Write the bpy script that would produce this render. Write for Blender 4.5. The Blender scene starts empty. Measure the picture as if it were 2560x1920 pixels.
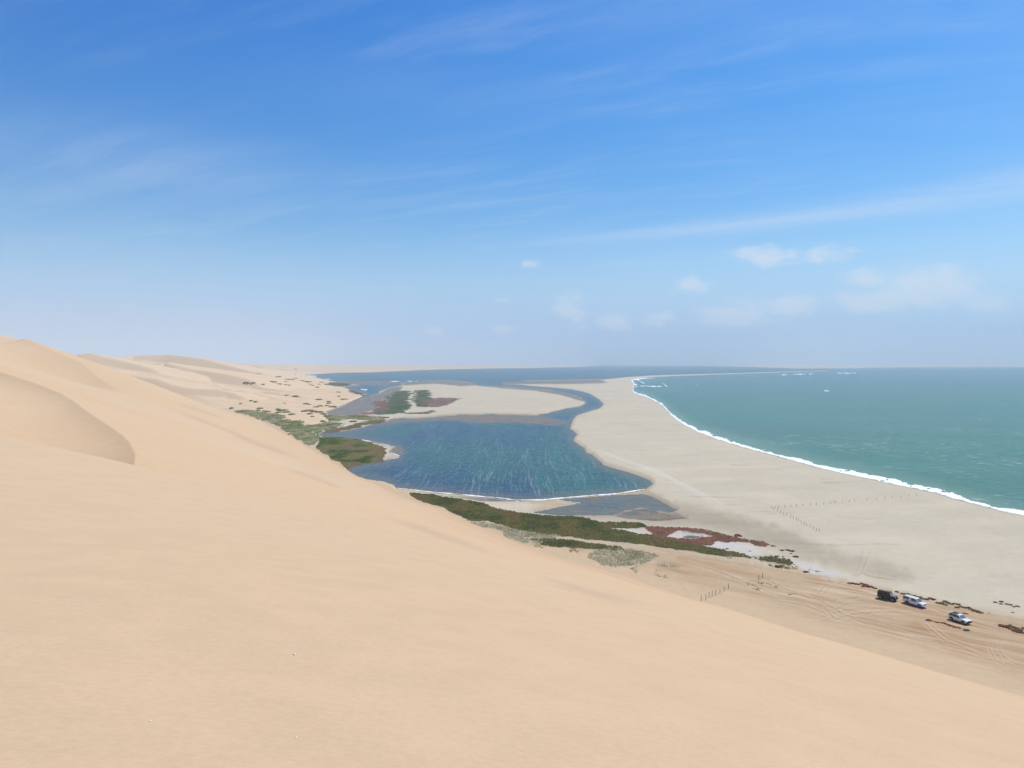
import bpy, bmesh, math, random
import numpy as np
from mathutils import Vector, Matrix

random.seed(7)
rng = np.random.default_rng(7)
S = bpy.context.scene
COL = S.collection

# ------------------------------------------------------------------ camera, sky, sun, exposure
IW, IH, FPX = 2560.0, 1920.0, 1850.0
HORIZON = 906.5
CAMZ = 58.0
PITCH = math.atan((IH / 2 - HORIZON) / FPX)          # looking slightly down
cam_d = bpy.data.cameras.new('camera')
cam = bpy.data.objects.new('camera', cam_d)
COL.objects.link(cam)
cam.location = (0, 0, CAMZ)
cam.rotation_euler = (math.radians(90) - PITCH, 0, 0)
cam_d.sensor_width = 36.0
cam_d.lens = 36.0 * FPX / IW
cam_d.clip_start = 0.1
cam_d.clip_end = 200000
S.camera = cam

S.view_settings.view_transform = 'Standard'
S.view_settings.look = 'None'
S.view_settings.exposure = 0.0
S.view_settings.gamma = 1.0
S.render.engine = 'CYCLES'
S.cycles.max_bounces = 6
S.cycles.volume_bounces = 1
S.cycles.use_denoising = True

HAZE_D = 0.000105
HEAD = (None, None, None)
SUN_AZ = math.radians(58)       # clockwise from straight ahead (+Y), so to the right
SUN_EL = math.radians(58)
to_sun = Vector((math.sin(SUN_AZ) * math.cos(SUN_EL), math.cos(SUN_AZ) * math.cos(SUN_EL), math.sin(SUN_EL)))
sun_d = bpy.data.lights.new('sun', 'SUN')
sun_d.energy = 4.5
sun_d.angle = math.radians(0.53)
sun_d.color = (1.0, 0.95, 0.86)
sun = bpy.data.objects.new('sun', sun_d)
COL.objects.link(sun)
sun.rotation_mode = 'QUATERNION'
sun.rotation_quaternion = to_sun.to_track_quat('Z', 'Y')
sun.location = (200, 100, 300)


def lin(r, g, b):
    f = lambda c: (c / 255) / 12.92 if c / 255 <= 0.04045 else ((c / 255 + 0.055) / 1.055) ** 2.4
    return (f(r), f(g), f(b))


KALB = 0.80


def alb(r, g, b, k=None):
    k = KALB if k is None else k
    return tuple(c * k for c in lin(r, g, b))


class NT:
    """small helper to write node trees"""
    def __init__(s, tree):
        s.t = tree
        s.n = tree.nodes
        s.l = tree.links

    def node(s, typ, **kw):
        n = s.n.new(typ)
        for k, v in kw.items():
            setattr(n, k, v)
        return n

    def put(s, sock, v):
        if isinstance(v, bpy.types.NodeSocket):
            s.l.new(v, sock)
        elif isinstance(v, (tuple, list)):
            if len(sock.default_value) == 4 and len(v) == 3:
                v = tuple(v) + (1.0,)
            sock.default_value = v
        else:
            sock.default_value = v

    def math(s, op, a, b=0.0, c=0.0, clamp=False):
        n = s.node('ShaderNodeMath', operation=op, use_clamp=clamp)
        s.put(n.inputs[0], a)
        s.put(n.inputs[1], b)
        s.put(n.inputs[2], c)
        return n.outputs[0]

    def ramp(s, v, lo, hi, a=0.0, b=1.0):
        n = s.node('ShaderNodeMapRange', interpolation_type='SMOOTHSTEP')
        s.put(n.inputs['Value'], v)
        s.put(n.inputs['From Min'], lo)
        s.put(n.inputs['From Max'], hi)
        s.put(n.inputs['To Min'], a)
        s.put(n.inputs['To Max'], b)
        return n.outputs[0]

    def mix(s, f, a, b, blend='MIX'):
        n = s.node('ShaderNodeMix', data_type='RGBA', blend_type=blend)
        s.put(n.inputs[0], f)
        s.put(n.inputs[6], a)
        s.put(n.inputs[7], b)
        return n.outputs[2]

    def noise(s, vec, scale, detail=3.0, rough=0.5, dist=0.0):
        n = s.node('ShaderNodeTexNoise')
        s.put(n.inputs['Vector'], vec)
        s.put(n.inputs['Scale'], scale)
        s.put(n.inputs['Detail'], detail)
        s.put(n.inputs['Roughness'], rough)
        s.put(n.inputs['Distortion'], dist)
        return n.outputs[0]

    def drawn(s, vec, angle, scale):
        """turn, stretch, then tilt a position so that the noise cells lie askew to the surface"""
        r = s.node('ShaderNodeVectorRotate', rotation_type='Z_AXIS')
        s.put(r.inputs['Vector'], vec)
        r.inputs['Angle'].default_value = math.radians(angle)
        return s.mapping(r.outputs[0], rot=(0.63, 0.41, 0.94), scale=scale, loc=(13.7, 5.1, 9.3))

    def mapping(s, vec, loc=(0, 0, 0), rot=(0, 0, 0), scale=(1, 1, 1)):
        n = s.node('ShaderNodeMapping')
        s.put(n.inputs[0], vec)
        n.inputs[1].default_value = loc
        n.inputs[2].default_value = rot
        n.inputs[3].default_value = scale
        return n.outputs[0]


def build_world():
    w = bpy.data.worlds.new('World')
    S.world = w
    w.use_nodes = True
    k = NT(w.node_tree)
    k.n.clear()
    out = k.node('ShaderNodeOutputWorld')
    bg = k.node('ShaderNodeBackground')
    k.l.new(bg.outputs[0], out.inputs[0])
    bg.inputs[1].default_value = 0.10
    sky = k.node('ShaderNodeTexSky', sky_type='NISHITA')
    sky.sun_disc = False
    sky.sun_elevation = SUN_EL
    sky.sun_rotation = SUN_AZ
    sky.altitude = 100
    sky.air_density = 1.0
    sky.dust_density = 0.6
    sky.ozone_density = 2.0
    tc = k.node('ShaderNodeTexCoord')
    d = tc.outputs['Generated']
    sep = k.node('ShaderNodeSeparateXYZ')
    k.l.new(d, sep.inputs[0])
    dx, dy, dz = sep.outputs
    # deeper blue towards the zenith, as the dry air over the desert shows it
    hsv = k.node('ShaderNodeHueSaturation')
    hsv.inputs['Saturation'].default_value = SKY_SAT
    hsv.inputs['Value'].default_value = SKY_VAL
    k.l.new(sky.outputs[0], hsv.inputs['Color'])
    col = hsv.outputs[0]
    el = k.math('ARCSINE', dz)
    az = k.math('ARCTAN2', dx, dy)
    deg = math.radians(1)
    # darker higher up, away from the sun
    up = k.ramp(el, 2 * deg, 30 * deg)
    azf = k.ramp(az, -45 * deg, 48 * deg)
    darkL = k.mix(up, (1.0, 1.0, 1.0), SKY_TOP_L)
    darkR = k.mix(up, (1.0, 1.0, 1.0), SKY_TOP_R)
    col = k.mix(1.0, col, k.mix(azf, darkL, darkR), 'MULTIPLY')
    # the unseen zenith is deeper still
    col = k.mix(k.ramp(el, 29 * deg, 70 * deg), col, k.mix(1.0, col, (0.45, 0.52, 0.62), 'MULTIPLY'))
    # low humid layer above the sea
    low = k.math('MULTIPLY', k.ramp(el, 11.5 * deg, 0.5 * deg), SKY_LOW)
    col = k.mix(low, col, k.mix(azf, SKY_LOW_L, SKY_LOW_R))
    # dust blown off the dunes on the left
    dust = k.math('MULTIPLY', k.ramp(el, 5.5 * deg, 0.0), k.ramp(az, -3 * deg, -24 * deg))
    col = k.mix(k.math('MULTIPLY', dust, 0.45), col, tuple(c * 10 for c in lin(206, 200, 202)))
    # high cirrus, flat layer seen in perspective
    cz = k.math('ADD', dz, 0.10)
    cx = k.math('DIVIDE', dx, cz)
    cy = k.math('DIVIDE', dy, cz)
    comb = k.node('ShaderNodeCombineXYZ')
    k.l.new(cx, comb.inputs[0])
    k.l.new(cy, comb.inputs[1])
    p = comb.outputs[0]
    warp = k.node('ShaderNodeTexNoise')
    k.put(warp.inputs['Vector'], p)
    warp.inputs['Scale'].default_value = 0.9
    vadd = k.node('ShaderNodeVectorMath', operation='MULTIPLY_ADD')
    k.l.new(warp.outputs['Color'], vadd.inputs[0])
    vadd.inputs[1].default_value = (0.35, 0.35, 0)
    k.l.new(p, vadd.inputs[2])
    pw = vadd.outputs[0]
    wisps = k.noise(k.drawn(pw, 24, (0.42, 2.3, 1)), 2.4, 12, 0.68)
    patch = k.noise(k.mapping(p, loc=(3.1, 1.2, 0), scale=(0.5, 0.9, 1)), 1.1, 3, 0.5)
    cir = k.math('MULTIPLY', k.ramp(wisps, 0.40, 0.85), k.ramp(patch, 0.34, 0.68))
    cir = k.math('MULTIPLY', cir, k.ramp(el, 3 * deg, 9 * deg))
    veil = k.math('MULTIPLY', k.ramp(az, -14 * deg, 40 * deg), 0.35)
    cir = k.math('MULTIPLY', cir, k.math('ADD', k.math('MULTIPLY', veil, 0.4), 0.21))
    # long soft streak rising to the right
    base = k.math('ADD', k.math('MULTIPLY', az, 0.062), 9.05 * deg)
    off = k.math('SUBTRACT', el, base)
    wid = k.ramp(az, -8 * deg, 36 * deg, 0.22 * deg, 0.95 * deg)
    q = k.math('DIVIDE', off, wid)
    g = k.math('POWER', 2.718, k.math('MULTIPLY', k.math('MULTIPLY', q, q), -1.0))
    g = k.math('MULTIPLY', g, k.ramp(az, -12 * deg, 20 * deg))
    g = k.math('MULTIPLY', g, k.ramp(wisps, 0.30, 0.62, 0.4, 1.0))
    cir = k.math('MAXIMUM', cir, k.math('MULTIPLY', g, 0.40))
    # pale veil in the middle left
    for (a0, e0, sa, se, amp) in ((-26, 13.2, 11, 2.6, 0.26), (-33, 11.0, 8, 2.0, 0.20), (-2, 20, 14, 2.4, 0.10), (14, 24.5, 16, 3.0, 0.16)):
        qa = k.math('DIVIDE', k.math('SUBTRACT', az, a0 * deg), sa * deg)
        qe = k.math('DIVIDE', k.math('SUBTRACT', el, e0 * deg), se * deg)
        gg = k.math('POWER', 2.718, k.math('MULTIPLY', k.math('ADD', k.math('MULTIPLY', qa, qa), k.math('MULTIPLY', qe, qe)), -1.0))
        gg = k.math('MULTIPLY', gg, k.ramp(wisps, 0.30, 0.70, 0.25, 1.0))
        cir = k.math('MAXIMUM', cir, k.math('MULTIPLY', gg, amp * 0.8))
    white = tuple(c * 10 for c in lin(222, 232, 248))
    col = k.mix(cir, col, white)
    # small fair weather cumulus low over the sea: azimuth, elevation, half sizes (degrees), strength
    vec = k.node('ShaderNodeCombineXYZ')
    k.l.new(az, vec.inputs[0])
    k.l.new(k.math('MULTIPLY', el, 1.9), vec.inputs[1])
    cn = k.noise(vec.outputs[0], 24, 9, 0.62, 0.5)
    cn2 = k.noise(vec.outputs[0], 75, 6, 0.65)
    cn = k.math('ADD', k.math('MULTIPLY', cn, 0.75), k.math('MULTIPLY', cn2, 0.25))
    total = None
    clouds = [(1930, 640, 70, 18, .75), (2060, 636, 55, 15, .7), (1725, 717, 38, 17, .62), (1860, 782, 85, 27, .70),
              (1985, 765, 48, 20, .62), (2160, 700, 44, 20, .70), (2190, 752, 80, 22, .80), (2330, 717, 75, 32, .95),
              (2470, 755, 50, 17, .62), (1432, 765, 34, 26, .60), (1448, 800, 20, 22, .5), (1540, 803, 36, 18, .65),
              (1628, 805, 32, 14, .6), (1670, 790, 18, 12, .6), (1322, 660, 26, 9, .42), (1255, 822, 32, 12, .5),
              (1090, 826, 30, 10, .4), (1255, 752, 20, 6, .4), (2215, 800, 16, 8, .4)]
    for (u, v, su, sv, amp) in clouds:
        a0 = math.atan2(u - IW / 2, FPX)
        e0 = math.atan2((HORIZON - v) * math.cos(a0), FPX)
        sa, se = su / FPX * math.cos(a0) ** 2, sv / FPX
        qa = k.math('DIVIDE', k.math('SUBTRACT', az, a0), sa)
        qe = k.math('DIVIDE', k.math('SUBTRACT', el, e0), se)
        r2 = k.math('MULTIPLY', k.math('ADD', k.math('MULTIPLY', qa, qa), k.math('MULTIPLY', qe, qe)), 0.62)
        gg = k.math('MULTIPLY', k.math('POWER', 2.718, k.math('MULTIPLY', r2, -0.8)), amp)
        total = gg if total is None else k.math('MAXIMUM', total, gg)
    dens = k.math('SUBTRACT', k.math('ADD', total, k.math('MULTIPLY', cn, 2.3)), 1.22)
    dens = k.math('MULTIPLY', k.ramp(dens, -0.05, 0.75), k.ramp(total, 0.06, 0.35))
    col = k.mix(k.math('MULTIPLY', dens, 0.68), col, tuple(c * 10 for c in lin(226, 235, 247)))
    k.l.new(col, bg.inputs[0])


SKY_SAT, SKY_VAL = 1.54, 1.29
SKY_TOP_L = (0.42, 0.88, 1.17)
SKY_TOP_R = (1.04, 1.12, 1.16)
SKY_LOW = 0.97
SKY_LOW_L = tuple(c * 10 for c in lin(150, 190, 238))
SKY_LOW_R = tuple(c * 10 for c in lin(170, 210, 253))
build_world()


# ------------------------------------------------------------------ numeric helpers
def hash2(ix, iy, seed):
    h = (ix.astype(np.int64) * 374761393 + iy.astype(np.int64) * 668265263 + seed * 1442695041) & 0xFFFFFFFF
    h = ((h ^ (h >> 13)) * 1274126177) & 0xFFFFFFFF
    h = h ^ (h >> 16)
    return (h & 0xFFFF).astype(np.float64) / 65535.0


def vnoise(x, y, seed=0):
    xi, yi = np.floor(x), np.floor(y)
    fx, fy = x - xi, y - yi
    fx = fx * fx * fx * (fx * (fx * 6 - 15) + 10)
    fy = fy * fy * fy * (fy * (fy * 6 - 15) + 10)
    a, b = hash2(xi, yi, seed), hash2(xi + 1, yi, seed)
    c, d = hash2(xi, yi + 1, seed), hash2(xi + 1, yi + 1, seed)
    return (a + (b - a) * fx) * (1 - fy) + (c + (d - c) * fx) * fy        # 0..1


def fbm(x, y, oct=4, seed=0, gain=0.5):
    t, a, n = 0, 1.0, 0
    c, s = math.cos(0.6), math.sin(0.6)
    for i in range(oct):
        t = t + a * vnoise(x, y, seed + i * 17)
        n += a
        a *= gain
        x, y = (x * c - y * s) * 2.03 + 5.2, (x * s + y * c) * 2.03 + 1.7
    return t / n * 2 - 1                                                  # -1..1


def sst(x, a, b):
    t = np.clip((x - a) / (b - a), 0, 1)
    return t * t * (3 - 2 * t)


cp, sp = math.cos(PITCH), math.sin(PITCH)


def unproj(u, v, z=0.0):
    """where the sight line through a point of the photograph meets the level z"""
    u, v = np.asarray(u, float), np.asarray(v, float)
    a, b = (u - IW / 2) / FPX, -(v - IH / 2) / FPX
    dx, dy, dz = a, cp + b * sp, -sp + b * cp
    t = (z - CAMZ) / dz
    return dx * t, dy * t


def at_depth(u, v, Y):
    a, b = (u - IW / 2) / FPX, -(v - IH / 2) / FPX
    dx, dy, dz = a, cp + b * sp, -sp + b * cp
    t = Y / dy
    return dx * t, Y, CAMZ + dz * t


def proj(x, y, z):
    zz = z - CAMZ
    dep = np.maximum(y * cp - zz * sp, 0.05)
    up = y * sp + zz * cp
    return IW / 2 + FPX * x / dep, IH / 2 - FPX * up / dep


def poly_sd(u, v, poly, margin=40.0):
    """signed distance (inside positive) to a closed outline, only near it"""
    P = np.asarray(poly, float)
    out = np.full(u.shape, -margin)
    sel = (u > P[:, 0].min() - margin) & (u < P[:, 0].max() + margin) & (v > P[:, 1].min() - margin) & (v < P[:, 1].max() + margin)
    if not sel.any():
        return out
    x, y = u[sel], v[sel]
    d2 = np.full(x.shape, 1e18)
    ins = np.zeros(x.shape, bool)
    n = len(P)
    for i in range(n):
        ax, ay = P[i]
        bx, by = P[(i + 1) % n]
        ex, ey = bx - ax, by - ay
        L = ex * ex + ey * ey + 1e-12
        t = np.clip(((x - ax) * ex + (y - ay) * ey) / L, 0, 1)
        d2 = np.minimum(d2, (x - ax - t * ex) ** 2 + (y - ay - t * ey) ** 2)
        if ay != by:
            c = ((ay > y) != (by > y)) & (x < (bx - ax) * (y - ay) / (by - ay) + ax)
            ins ^= c
    d = np.sqrt(d2)
    out[sel] = np.clip(np.where(ins, d, -d), -margin, 1e9)
    return out


def line_d(u, v, pts, margin=40.0):
    """distance to an open polyline and the position along it (0..1)"""
    P = np.asarray(pts, float)
    dist = np.full(u.shape, margin)
    along = np.zeros(u.shape)
    sel = (u > P[:, 0].min() - margin) & (u < P[:, 0].max() + margin) & (v > P[:, 1].min() - margin) & (v < P[:, 1].max() + margin)
    if not sel.any():
        return dist, along
    x, y = u[sel], v[sel]
    best = np.full(x.shape, 1e18)
    al = np.zeros(x.shape)
    n = len(P) - 1
    for i in range(n):
        ax, ay = P[i]
        ex, ey = P[i + 1] - P[i]
        L = ex * ex + ey * ey + 1e-12
        t = np.clip(((x - ax) * ex + (y - ay) * ey) / L, 0, 1)
        d2 = (x - ax - t * ex) ** 2 + (y - ay - t * ey) ** 2
        m = d2 < best
        best = np.where(m, d2, best)
        al = np.where(m, (i + t) / n, al)
    dist[sel] = np.minimum(np.sqrt(best), margin)
    along[sel] = al
    return dist, along


# ------------------------------------------------------------------ shore outlines (traced on the level ground)
OCEAN_SHORE = [(2800, 1350), (2560, 1287), (2511, 1277), (2425, 1255), (2338, 1230), (2251, 1212), (2121, 1184), (2034, 1164), (1947, 1140),
               (1860, 1117), (1795, 1097), (1743, 1077), (1713, 1062), (1690, 1046), (1672, 1031), (1662, 1019), (1648, 1008), (1624, 995),
               (1595, 985), (1583, 980), (1581, 974), (1585, 964), (1581, 955), (1578, 951), (1589, 948), (1615, 945), (1645, 943),
               (1702, 940.5), (1789, 937.5), (1905, 933.5), (2021, 929.6), (2068, 928.0)]
OCEAN = [(3500, 1500)] + OCEAN_SHORE + [(2072, 926), (2068, 924.4), (1992, 922.6), (2140, 921.2), (2253, 919.2), (2560, 918.2), (3500, 917.5)]
LAG_LOW = [(1632, 1209), (1616, 1221), (1600, 1226), (1543, 1233.6), (1456, 1240), (1398, 1245), (1355, 1249), (1288, 1250), (1254, 1245), (1196, 1240),
           (1138, 1234), (1080, 1230), (1032, 1224), (991, 1220), (984, 1211), (960, 1203), (916, 1197), (887, 1188), (868, 1173)]
HEADLAND = [(887, 1166), (922, 1159), (960, 1153), (974, 1149), (997, 1143), (999, 1139), (986, 1135), (974, 1130), (990, 1119),
            (974, 1114), (945, 1107), (916, 1101), (887, 1097), (844, 1093), (806, 1090), (792, 1085)]
LAGOON = HEADLAND + [(829, 1082.5), (867, 1078), (902, 1071), (933, 1062), (957, 1055), (985, 1047), (1065, 1044), (1093, 1041), (1147, 1037),
          (1228, 1036), (1282, 1036), (1340, 1038.5), (1369, 1035), (1384, 1029), (1421, 1022), (1450, 1017), (1463, 1010), (1462, 1003),
          (1450, 994), (1427, 987), (1384, 977), (1326, 971), (1254, 967), (1196, 964), (1175, 958), (1138, 953), (1093, 951), (1052, 954),
          (1000, 957), (1005, 963), (975, 968), (950, 977), (945, 985), (925, 992), (905, 998), (885, 1005), (872, 1006), (908, 991), (916, 987), (897, 980),
          (876, 974), (857, 968), (895, 963), (880, 958.5), (848, 956), (829, 952), (800, 945), (762, 936.5), (843, 931.5), (919, 931),
          (968, 929), (1017, 927), (1052, 925), (1120, 923), (1228, 921), (1340, 920.5), (1456, 918), (1500, 914.5), (1789, 916), (1992, 922),
          (2066, 923.6), (2070, 925.0), (1963, 928.0), (1847, 931.6), (1731, 934.6), (1645, 937.0), (1610, 939), (1564, 942), (1508, 948), (1400, 951),
          (1311, 952.6), (1340, 955.3), (1430, 956.8), (1514, 956), (1500, 958), (1400, 959.3), (1340, 958.6), (1283, 960), (1259, 960.5), (1300, 963),
          (1340, 967), (1384, 970), (1427, 974), (1456, 980), (1479, 988), (1497, 999), (1508, 1010), (1497, 1020), (1479, 1025),
          (1456, 1032), (1439, 1039), (1431, 1051), (1427, 1065), (1424, 1072), (1436, 1080), (1442, 1087), (1434, 1094), (1433, 1103),
          (1445, 1111), (1459, 1120), (1465, 1132), (1479, 1137), (1494, 1149), (1508, 1163), (1525, 1169), (1557, 1178), (1595, 1190),
          (1624, 1201)] + LAG_LOW
POND = [(1450, 1258.5), (1436, 1255.5), (1410, 1251.5), (1398, 1249.4), (1452, 1245.5), (1516, 1240), (1608, 1236), (1631, 1243), (1660, 1259), (1690, 1275), (1675, 1284), (1646, 1278),
        (1603, 1269), (1562, 1277), (1545, 1286.5), (1481, 1288), (1394, 1287), (1336, 1281), (1372, 1275), (1394, 1269), (1423, 1265)]
PAN = [(1708, 1342.5), (1718, 1340.3), (1732, 1340), (1750, 1342), (1738, 1344.6), (1716, 1344.6)]
FARSEA = [(-3000, 906.6), (6000, 906.6), (6000, 910.6), (1500, 910.8), (1300, 910.2), (-3000, 909)]
MUDS = [
    [(813, 1029), (859, 1013), (872, 1006), (905, 998), (945, 985), (975, 968), (1010, 966), (985, 990), (978, 1000), (940, 1004), (935, 1012), (946, 1018), (935, 1028), (892, 1035), (960, 1037), (886, 1041), (821, 1040)],
    [(955, 1056), (985, 1047), (1065, 1044), (1147, 1037), (1282, 1036), (1340, 1039), (1424, 1050), (1418, 1062), (1380, 1066), (1290, 1058), (1200, 1060), (1100, 1050), (1000, 1057), (940, 1064)],
    [(1562, 1277), (1603, 1269), (1646, 1278), (1690, 1284), (1720, 1300), (1640, 1306), (1560, 1300), (1530, 1291)],
    [(1000, 957), (1052, 952), (1120, 951), (1175, 957), (1196, 964), (1150, 966), (1090, 960), (1010, 964)],
    [(1196, 964), (1254, 967), (1326, 971), (1384, 977), (1427, 987), (1450, 994), (1467, 1006), (1440, 1000), (1400, 988), (1340, 978), (1250, 971)],
    [(829, 952), (900, 953), (985, 952), (998, 957), (960, 966), (895, 963)],
    [(974, 1130), (999, 1139), (1008, 1138), (1022, 1128), (1002, 1117), (986, 1113)],
    [(1285, 1249), (1355, 1250), (1300, 1257), (1210, 1257), (1120, 1243), (1190, 1242)],
    [(1250, 955), (1311, 952.4), (1500, 948.5), (1520, 957), (1400, 960), (1260, 961)],
]


def edge_jitter(x, y):
    """small irregularity of every natural outline, the same at every scale"""
    r = np.hypot(x, y) + 1e-6
    th, lr = np.arctan2(x, y), np.log(r)
    j1 = fbm(th / 0.010, lr / 0.045, 4, 3, 0.6)
    j2 = fbm(th / 0.010 + 31.7, lr / 0.045 + 11.1, 4, 5, 0.6)
    return j1, j2, th, lr


def veg_uv(x, y, z):
    """plant patches end in ragged fingers drawn out along the tide lines"""
    u, v = proj(x, y, z)
    j1, j2, th, lr = edge_jitter(x, y)
    dv = np.maximum(v - HORIZON, 0)
    f = fbm(th / 0.03, lr / 0.018, 4, 7, 0.65)
    far = sst(v, 1180, 1040)
    return u + 4.0 * j1 + (5 + 17 * far) * f, v + np.minimum(0.014 * dv, 3.5) * j2


def water_field(x, y):
    u, v = proj(x, y, np.zeros_like(x))
    j1, j2, th, lr = edge_jitter(x, y)
    ju, jv = u + 2.2 * j1, v + np.minimum(0.0075 * np.maximum(v - HORIZON, 0), 1.1) * j2
    so = poly_sd(ju, jv, OCEAN, 60)
    sl = poly_sd(ju, jv, LAGOON, 60)
    spd = np.maximum(poly_sd(ju, jv, POND, 60), poly_sd(u, v, PAN, 60))
    sf = poly_sd(u, v, FARSEA, 60)
    return dict(u=u, v=v, ju=ju, jv=jv, j1=j1, j2=j2, so=so, sl=sl, sp=spd, sf=sf,
                sd=np.maximum(np.maximum(so, sl), np.maximum(spd, sf)))


def h_ground(x, y, W=None):
    W = water_field(x, y) if W is None else W
    sd = W['sd']
    sc = np.clip((W['v'] - HORIZON) / 120.0, 0.06, 1.0)            # outlines get finer with distance
    h = np.where(sd > 0, -1.6 * sst(sd, 0, 12 * sc), 0.55 * sst(-sd, 0, 9 * sc))
    # pools in the mud flats
    mud = np.full(x.shape, -40.0)
    for m in MUDS:
        mud = np.maximum(mud, poly_sd(W['ju'], W['jv'], m, 40))
    W['mud'] = mud
    r = np.hypot(x, y)
    n = fbm(x / (0.012 * r + 3), np.log(r) * 55, 4, 23, 0.6)
    W['mudn'] = n
    mh = 0.03 + 0.35 * n
    f = sst(mud, -1.5 * sc, 3 * sc)
    h = h * (1 - f) + mh * f
    h = h + 0.10 * fbm(x / 35, y / 35, 3, 41) * sst(-sd, 3, 14)
    # the bank steps down at the waterline instead of lying level with the water
    stp = 0.05 + 0.00003 * r
    h = np.where(h > 0, 1.0, -1.0) * np.maximum(np.abs(h), stp)
    return h, W


# ------------------------------------------------------------------ dunes
FOOT_UV = [(3600, 2060), (3000, 1868), (2560, 1728), (2390, 1681), (2233, 1634), (2108, 1599), (2014, 1574), (1920, 1543), (1834, 1516), (1747, 1494), (1660, 1466),
           (1574, 1437), (1487, 1411), (1400, 1388), (1322, 1362), (1249, 1331), (1177, 1304), (1122, 1274), (1044, 1251), (1000, 1233),
           (945, 1207), (902, 1193), (867, 1173), (815, 1139), (769, 1114), (702, 1077), (656, 1051), (592, 1029)]
fx, fy = unproj([p[0] for p in FOOT_UV], [p[1] for p in FOOT_UV], 0.5)
FOOT = [(float(a), float(b)) for a, b in zip(fx, fy)] + [(-420, 1010), (-560, 1120)]


def foot_dist(x, y):
    """distance from the foot of the big dune, positive on the dune side"""
    P = np.asarray(FOOT)
    best = np.full(x.shape, 1e18)
    sign = np.ones(x.shape)
    along = np.zeros(x.shape)
    acc = 0.0
    for i in range(len(P) - 1):
        ax, ay = P[i]
        ex, ey = P[i + 1] - P[i]
        L2 = ex * ex + ey * ey
        lo = -1e9 if i == 0 else 0
        hi = 1e9 if i == len(P) - 2 else 1
        t = np.clip(((x - ax) * ex + (y - ay) * ey) / L2, lo, hi)
        d2 = (x - ax - t * ex) ** 2 + (y - ay - t * ey) ** 2
        s = ex * (y - ay) - ey * (x - ax)
        m = d2 < best
        best = np.where(m, d2, best)
        sign = np.where(m, np.where(s > 0, 1.0, -1.0), sign)
        along = np.where(m, acc + t * math.sqrt(L2), along)
        acc += math.sqrt(L2)
    return np.sqrt(best) * sign, along


BOWL = [at_depth(*p) for p in ((-160, 905, 190), (0, 930, 150), (90, 955, 138), (190, 1000, 118), (270, 1060, 98), (325, 1110, 84), (339, 1140, 77), (334, 1170, 70))]
RIDGE = [at_depth(*p) for p in ((-300, 820, 700), (0, 842, 640), (46, 842, 610), (139, 882, 540), (202, 907, 495), (249, 947, 450), (278, 965, 425))]
FACE = [at_depth(*p) for p in ((347, 973, 450), (428, 994, 500), (492, 1008, 560))]
FORE = [at_depth(*p) for p in ((-400, 1030, 42), (0, 1088, 44), (180, 1130, 47), (330, 1168, 50))]


def tps_fit(pts, lam=0.0):
    P = np.asarray(pts, float)
    xy, z = P[:, :2] / 100.0, P[:, 2]
    n = len(P)
    d = np.sqrt(((xy[:, None] - xy[None]) ** 2).sum(-1))
    K = np.where(d > 0, d * d * np.log(d + 1e-12), 0) + lam * np.eye(n)
    A = np.zeros((n + 3, n + 3))
    A[:n, :n] = K
    A[:n, n] = A[n, :n] = 1
    A[:n, n + 1:] = xy
    A[n + 1:, :n] = xy.T
    b = np.zeros(n + 3)
    b[:n] = z
    w = np.linalg.solve(A, b)
    return xy, w


def tps_eval(model, x, y):
    xy, w = model
    out = np.zeros(x.shape)
    X, Y = x.ravel() / 100.0, y.ravel() / 100.0
    o = np.zeros(X.shape)
    n = len(xy)
    for s in range(0, len(X), 60000):
        xs, ys = X[s:s + 60000], Y[s:s + 60000]
        d2 = (xs[:, None] - xy[None, :, 0]) ** 2 + (ys[:, None] - xy[None, :, 1]) ** 2
        o[s:s + 60000] = (0.5 * d2 * np.log(d2 + 1e-20)) @ w[:n] + w[n] + w[n + 1] * xs + w[n + 2] * ys
    return o.reshape(x.shape)


def prof(d):
    """cross-section of the big face: concave foot, even slope above"""
    d = np.asarray(d, float)
    return np.where(d < 0, 0.22 * d, np.where(d < 50, 0.22 * d + 0.0024 * d * d, 17.0 + 0.46 * (d - 50)))


_corr = []
_cc = [(0, 0, CAMZ - 1.75), (0, -12, CAMZ - 1.6), (-15, -5, CAMZ - 1.4), (6, 8, 53.2)]
for (x_, y_, z_) in _cc + BOWL + RIDGE + FACE + FORE:
    d_, _a = foot_dist(np.array([x_]), np.array([y_]))
    _corr.append((x_, y_, z_ - float(prof(d_)[0])))
for (x_, y_) in FOOT[:-2]:
    _corr.append((x_, y_, 0.0))
for i in range(4, len(FOOT) - 6, 2):
    (ax_, ay_), (bx_, by_) = FOOT[i], FOOT[i + 1]
    L_ = math.hypot(bx_ - ax_, by_ - ay_)
    nx_, ny_ = -(by_ - ay_) / L_, (bx_ - ax_) / L_
    for dd_ in (35,):
        _corr.append((ax_ + nx_ * dd_, ay_ + ny_ * dd_, 0.0))
    _corr.append((ax_ - nx_ * 40, ay_ - ny_ * 40, 0.0))
for (x_, y_) in ((-600, 300), (-700, 800), (-500, 0), (-200, -200), (200, -150), (300, 50), (-200, 1100), (0, 700)):
    _corr.append((x_, y_, 0.0))
TPS = tps_fit(_corr, 0.002)


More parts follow.
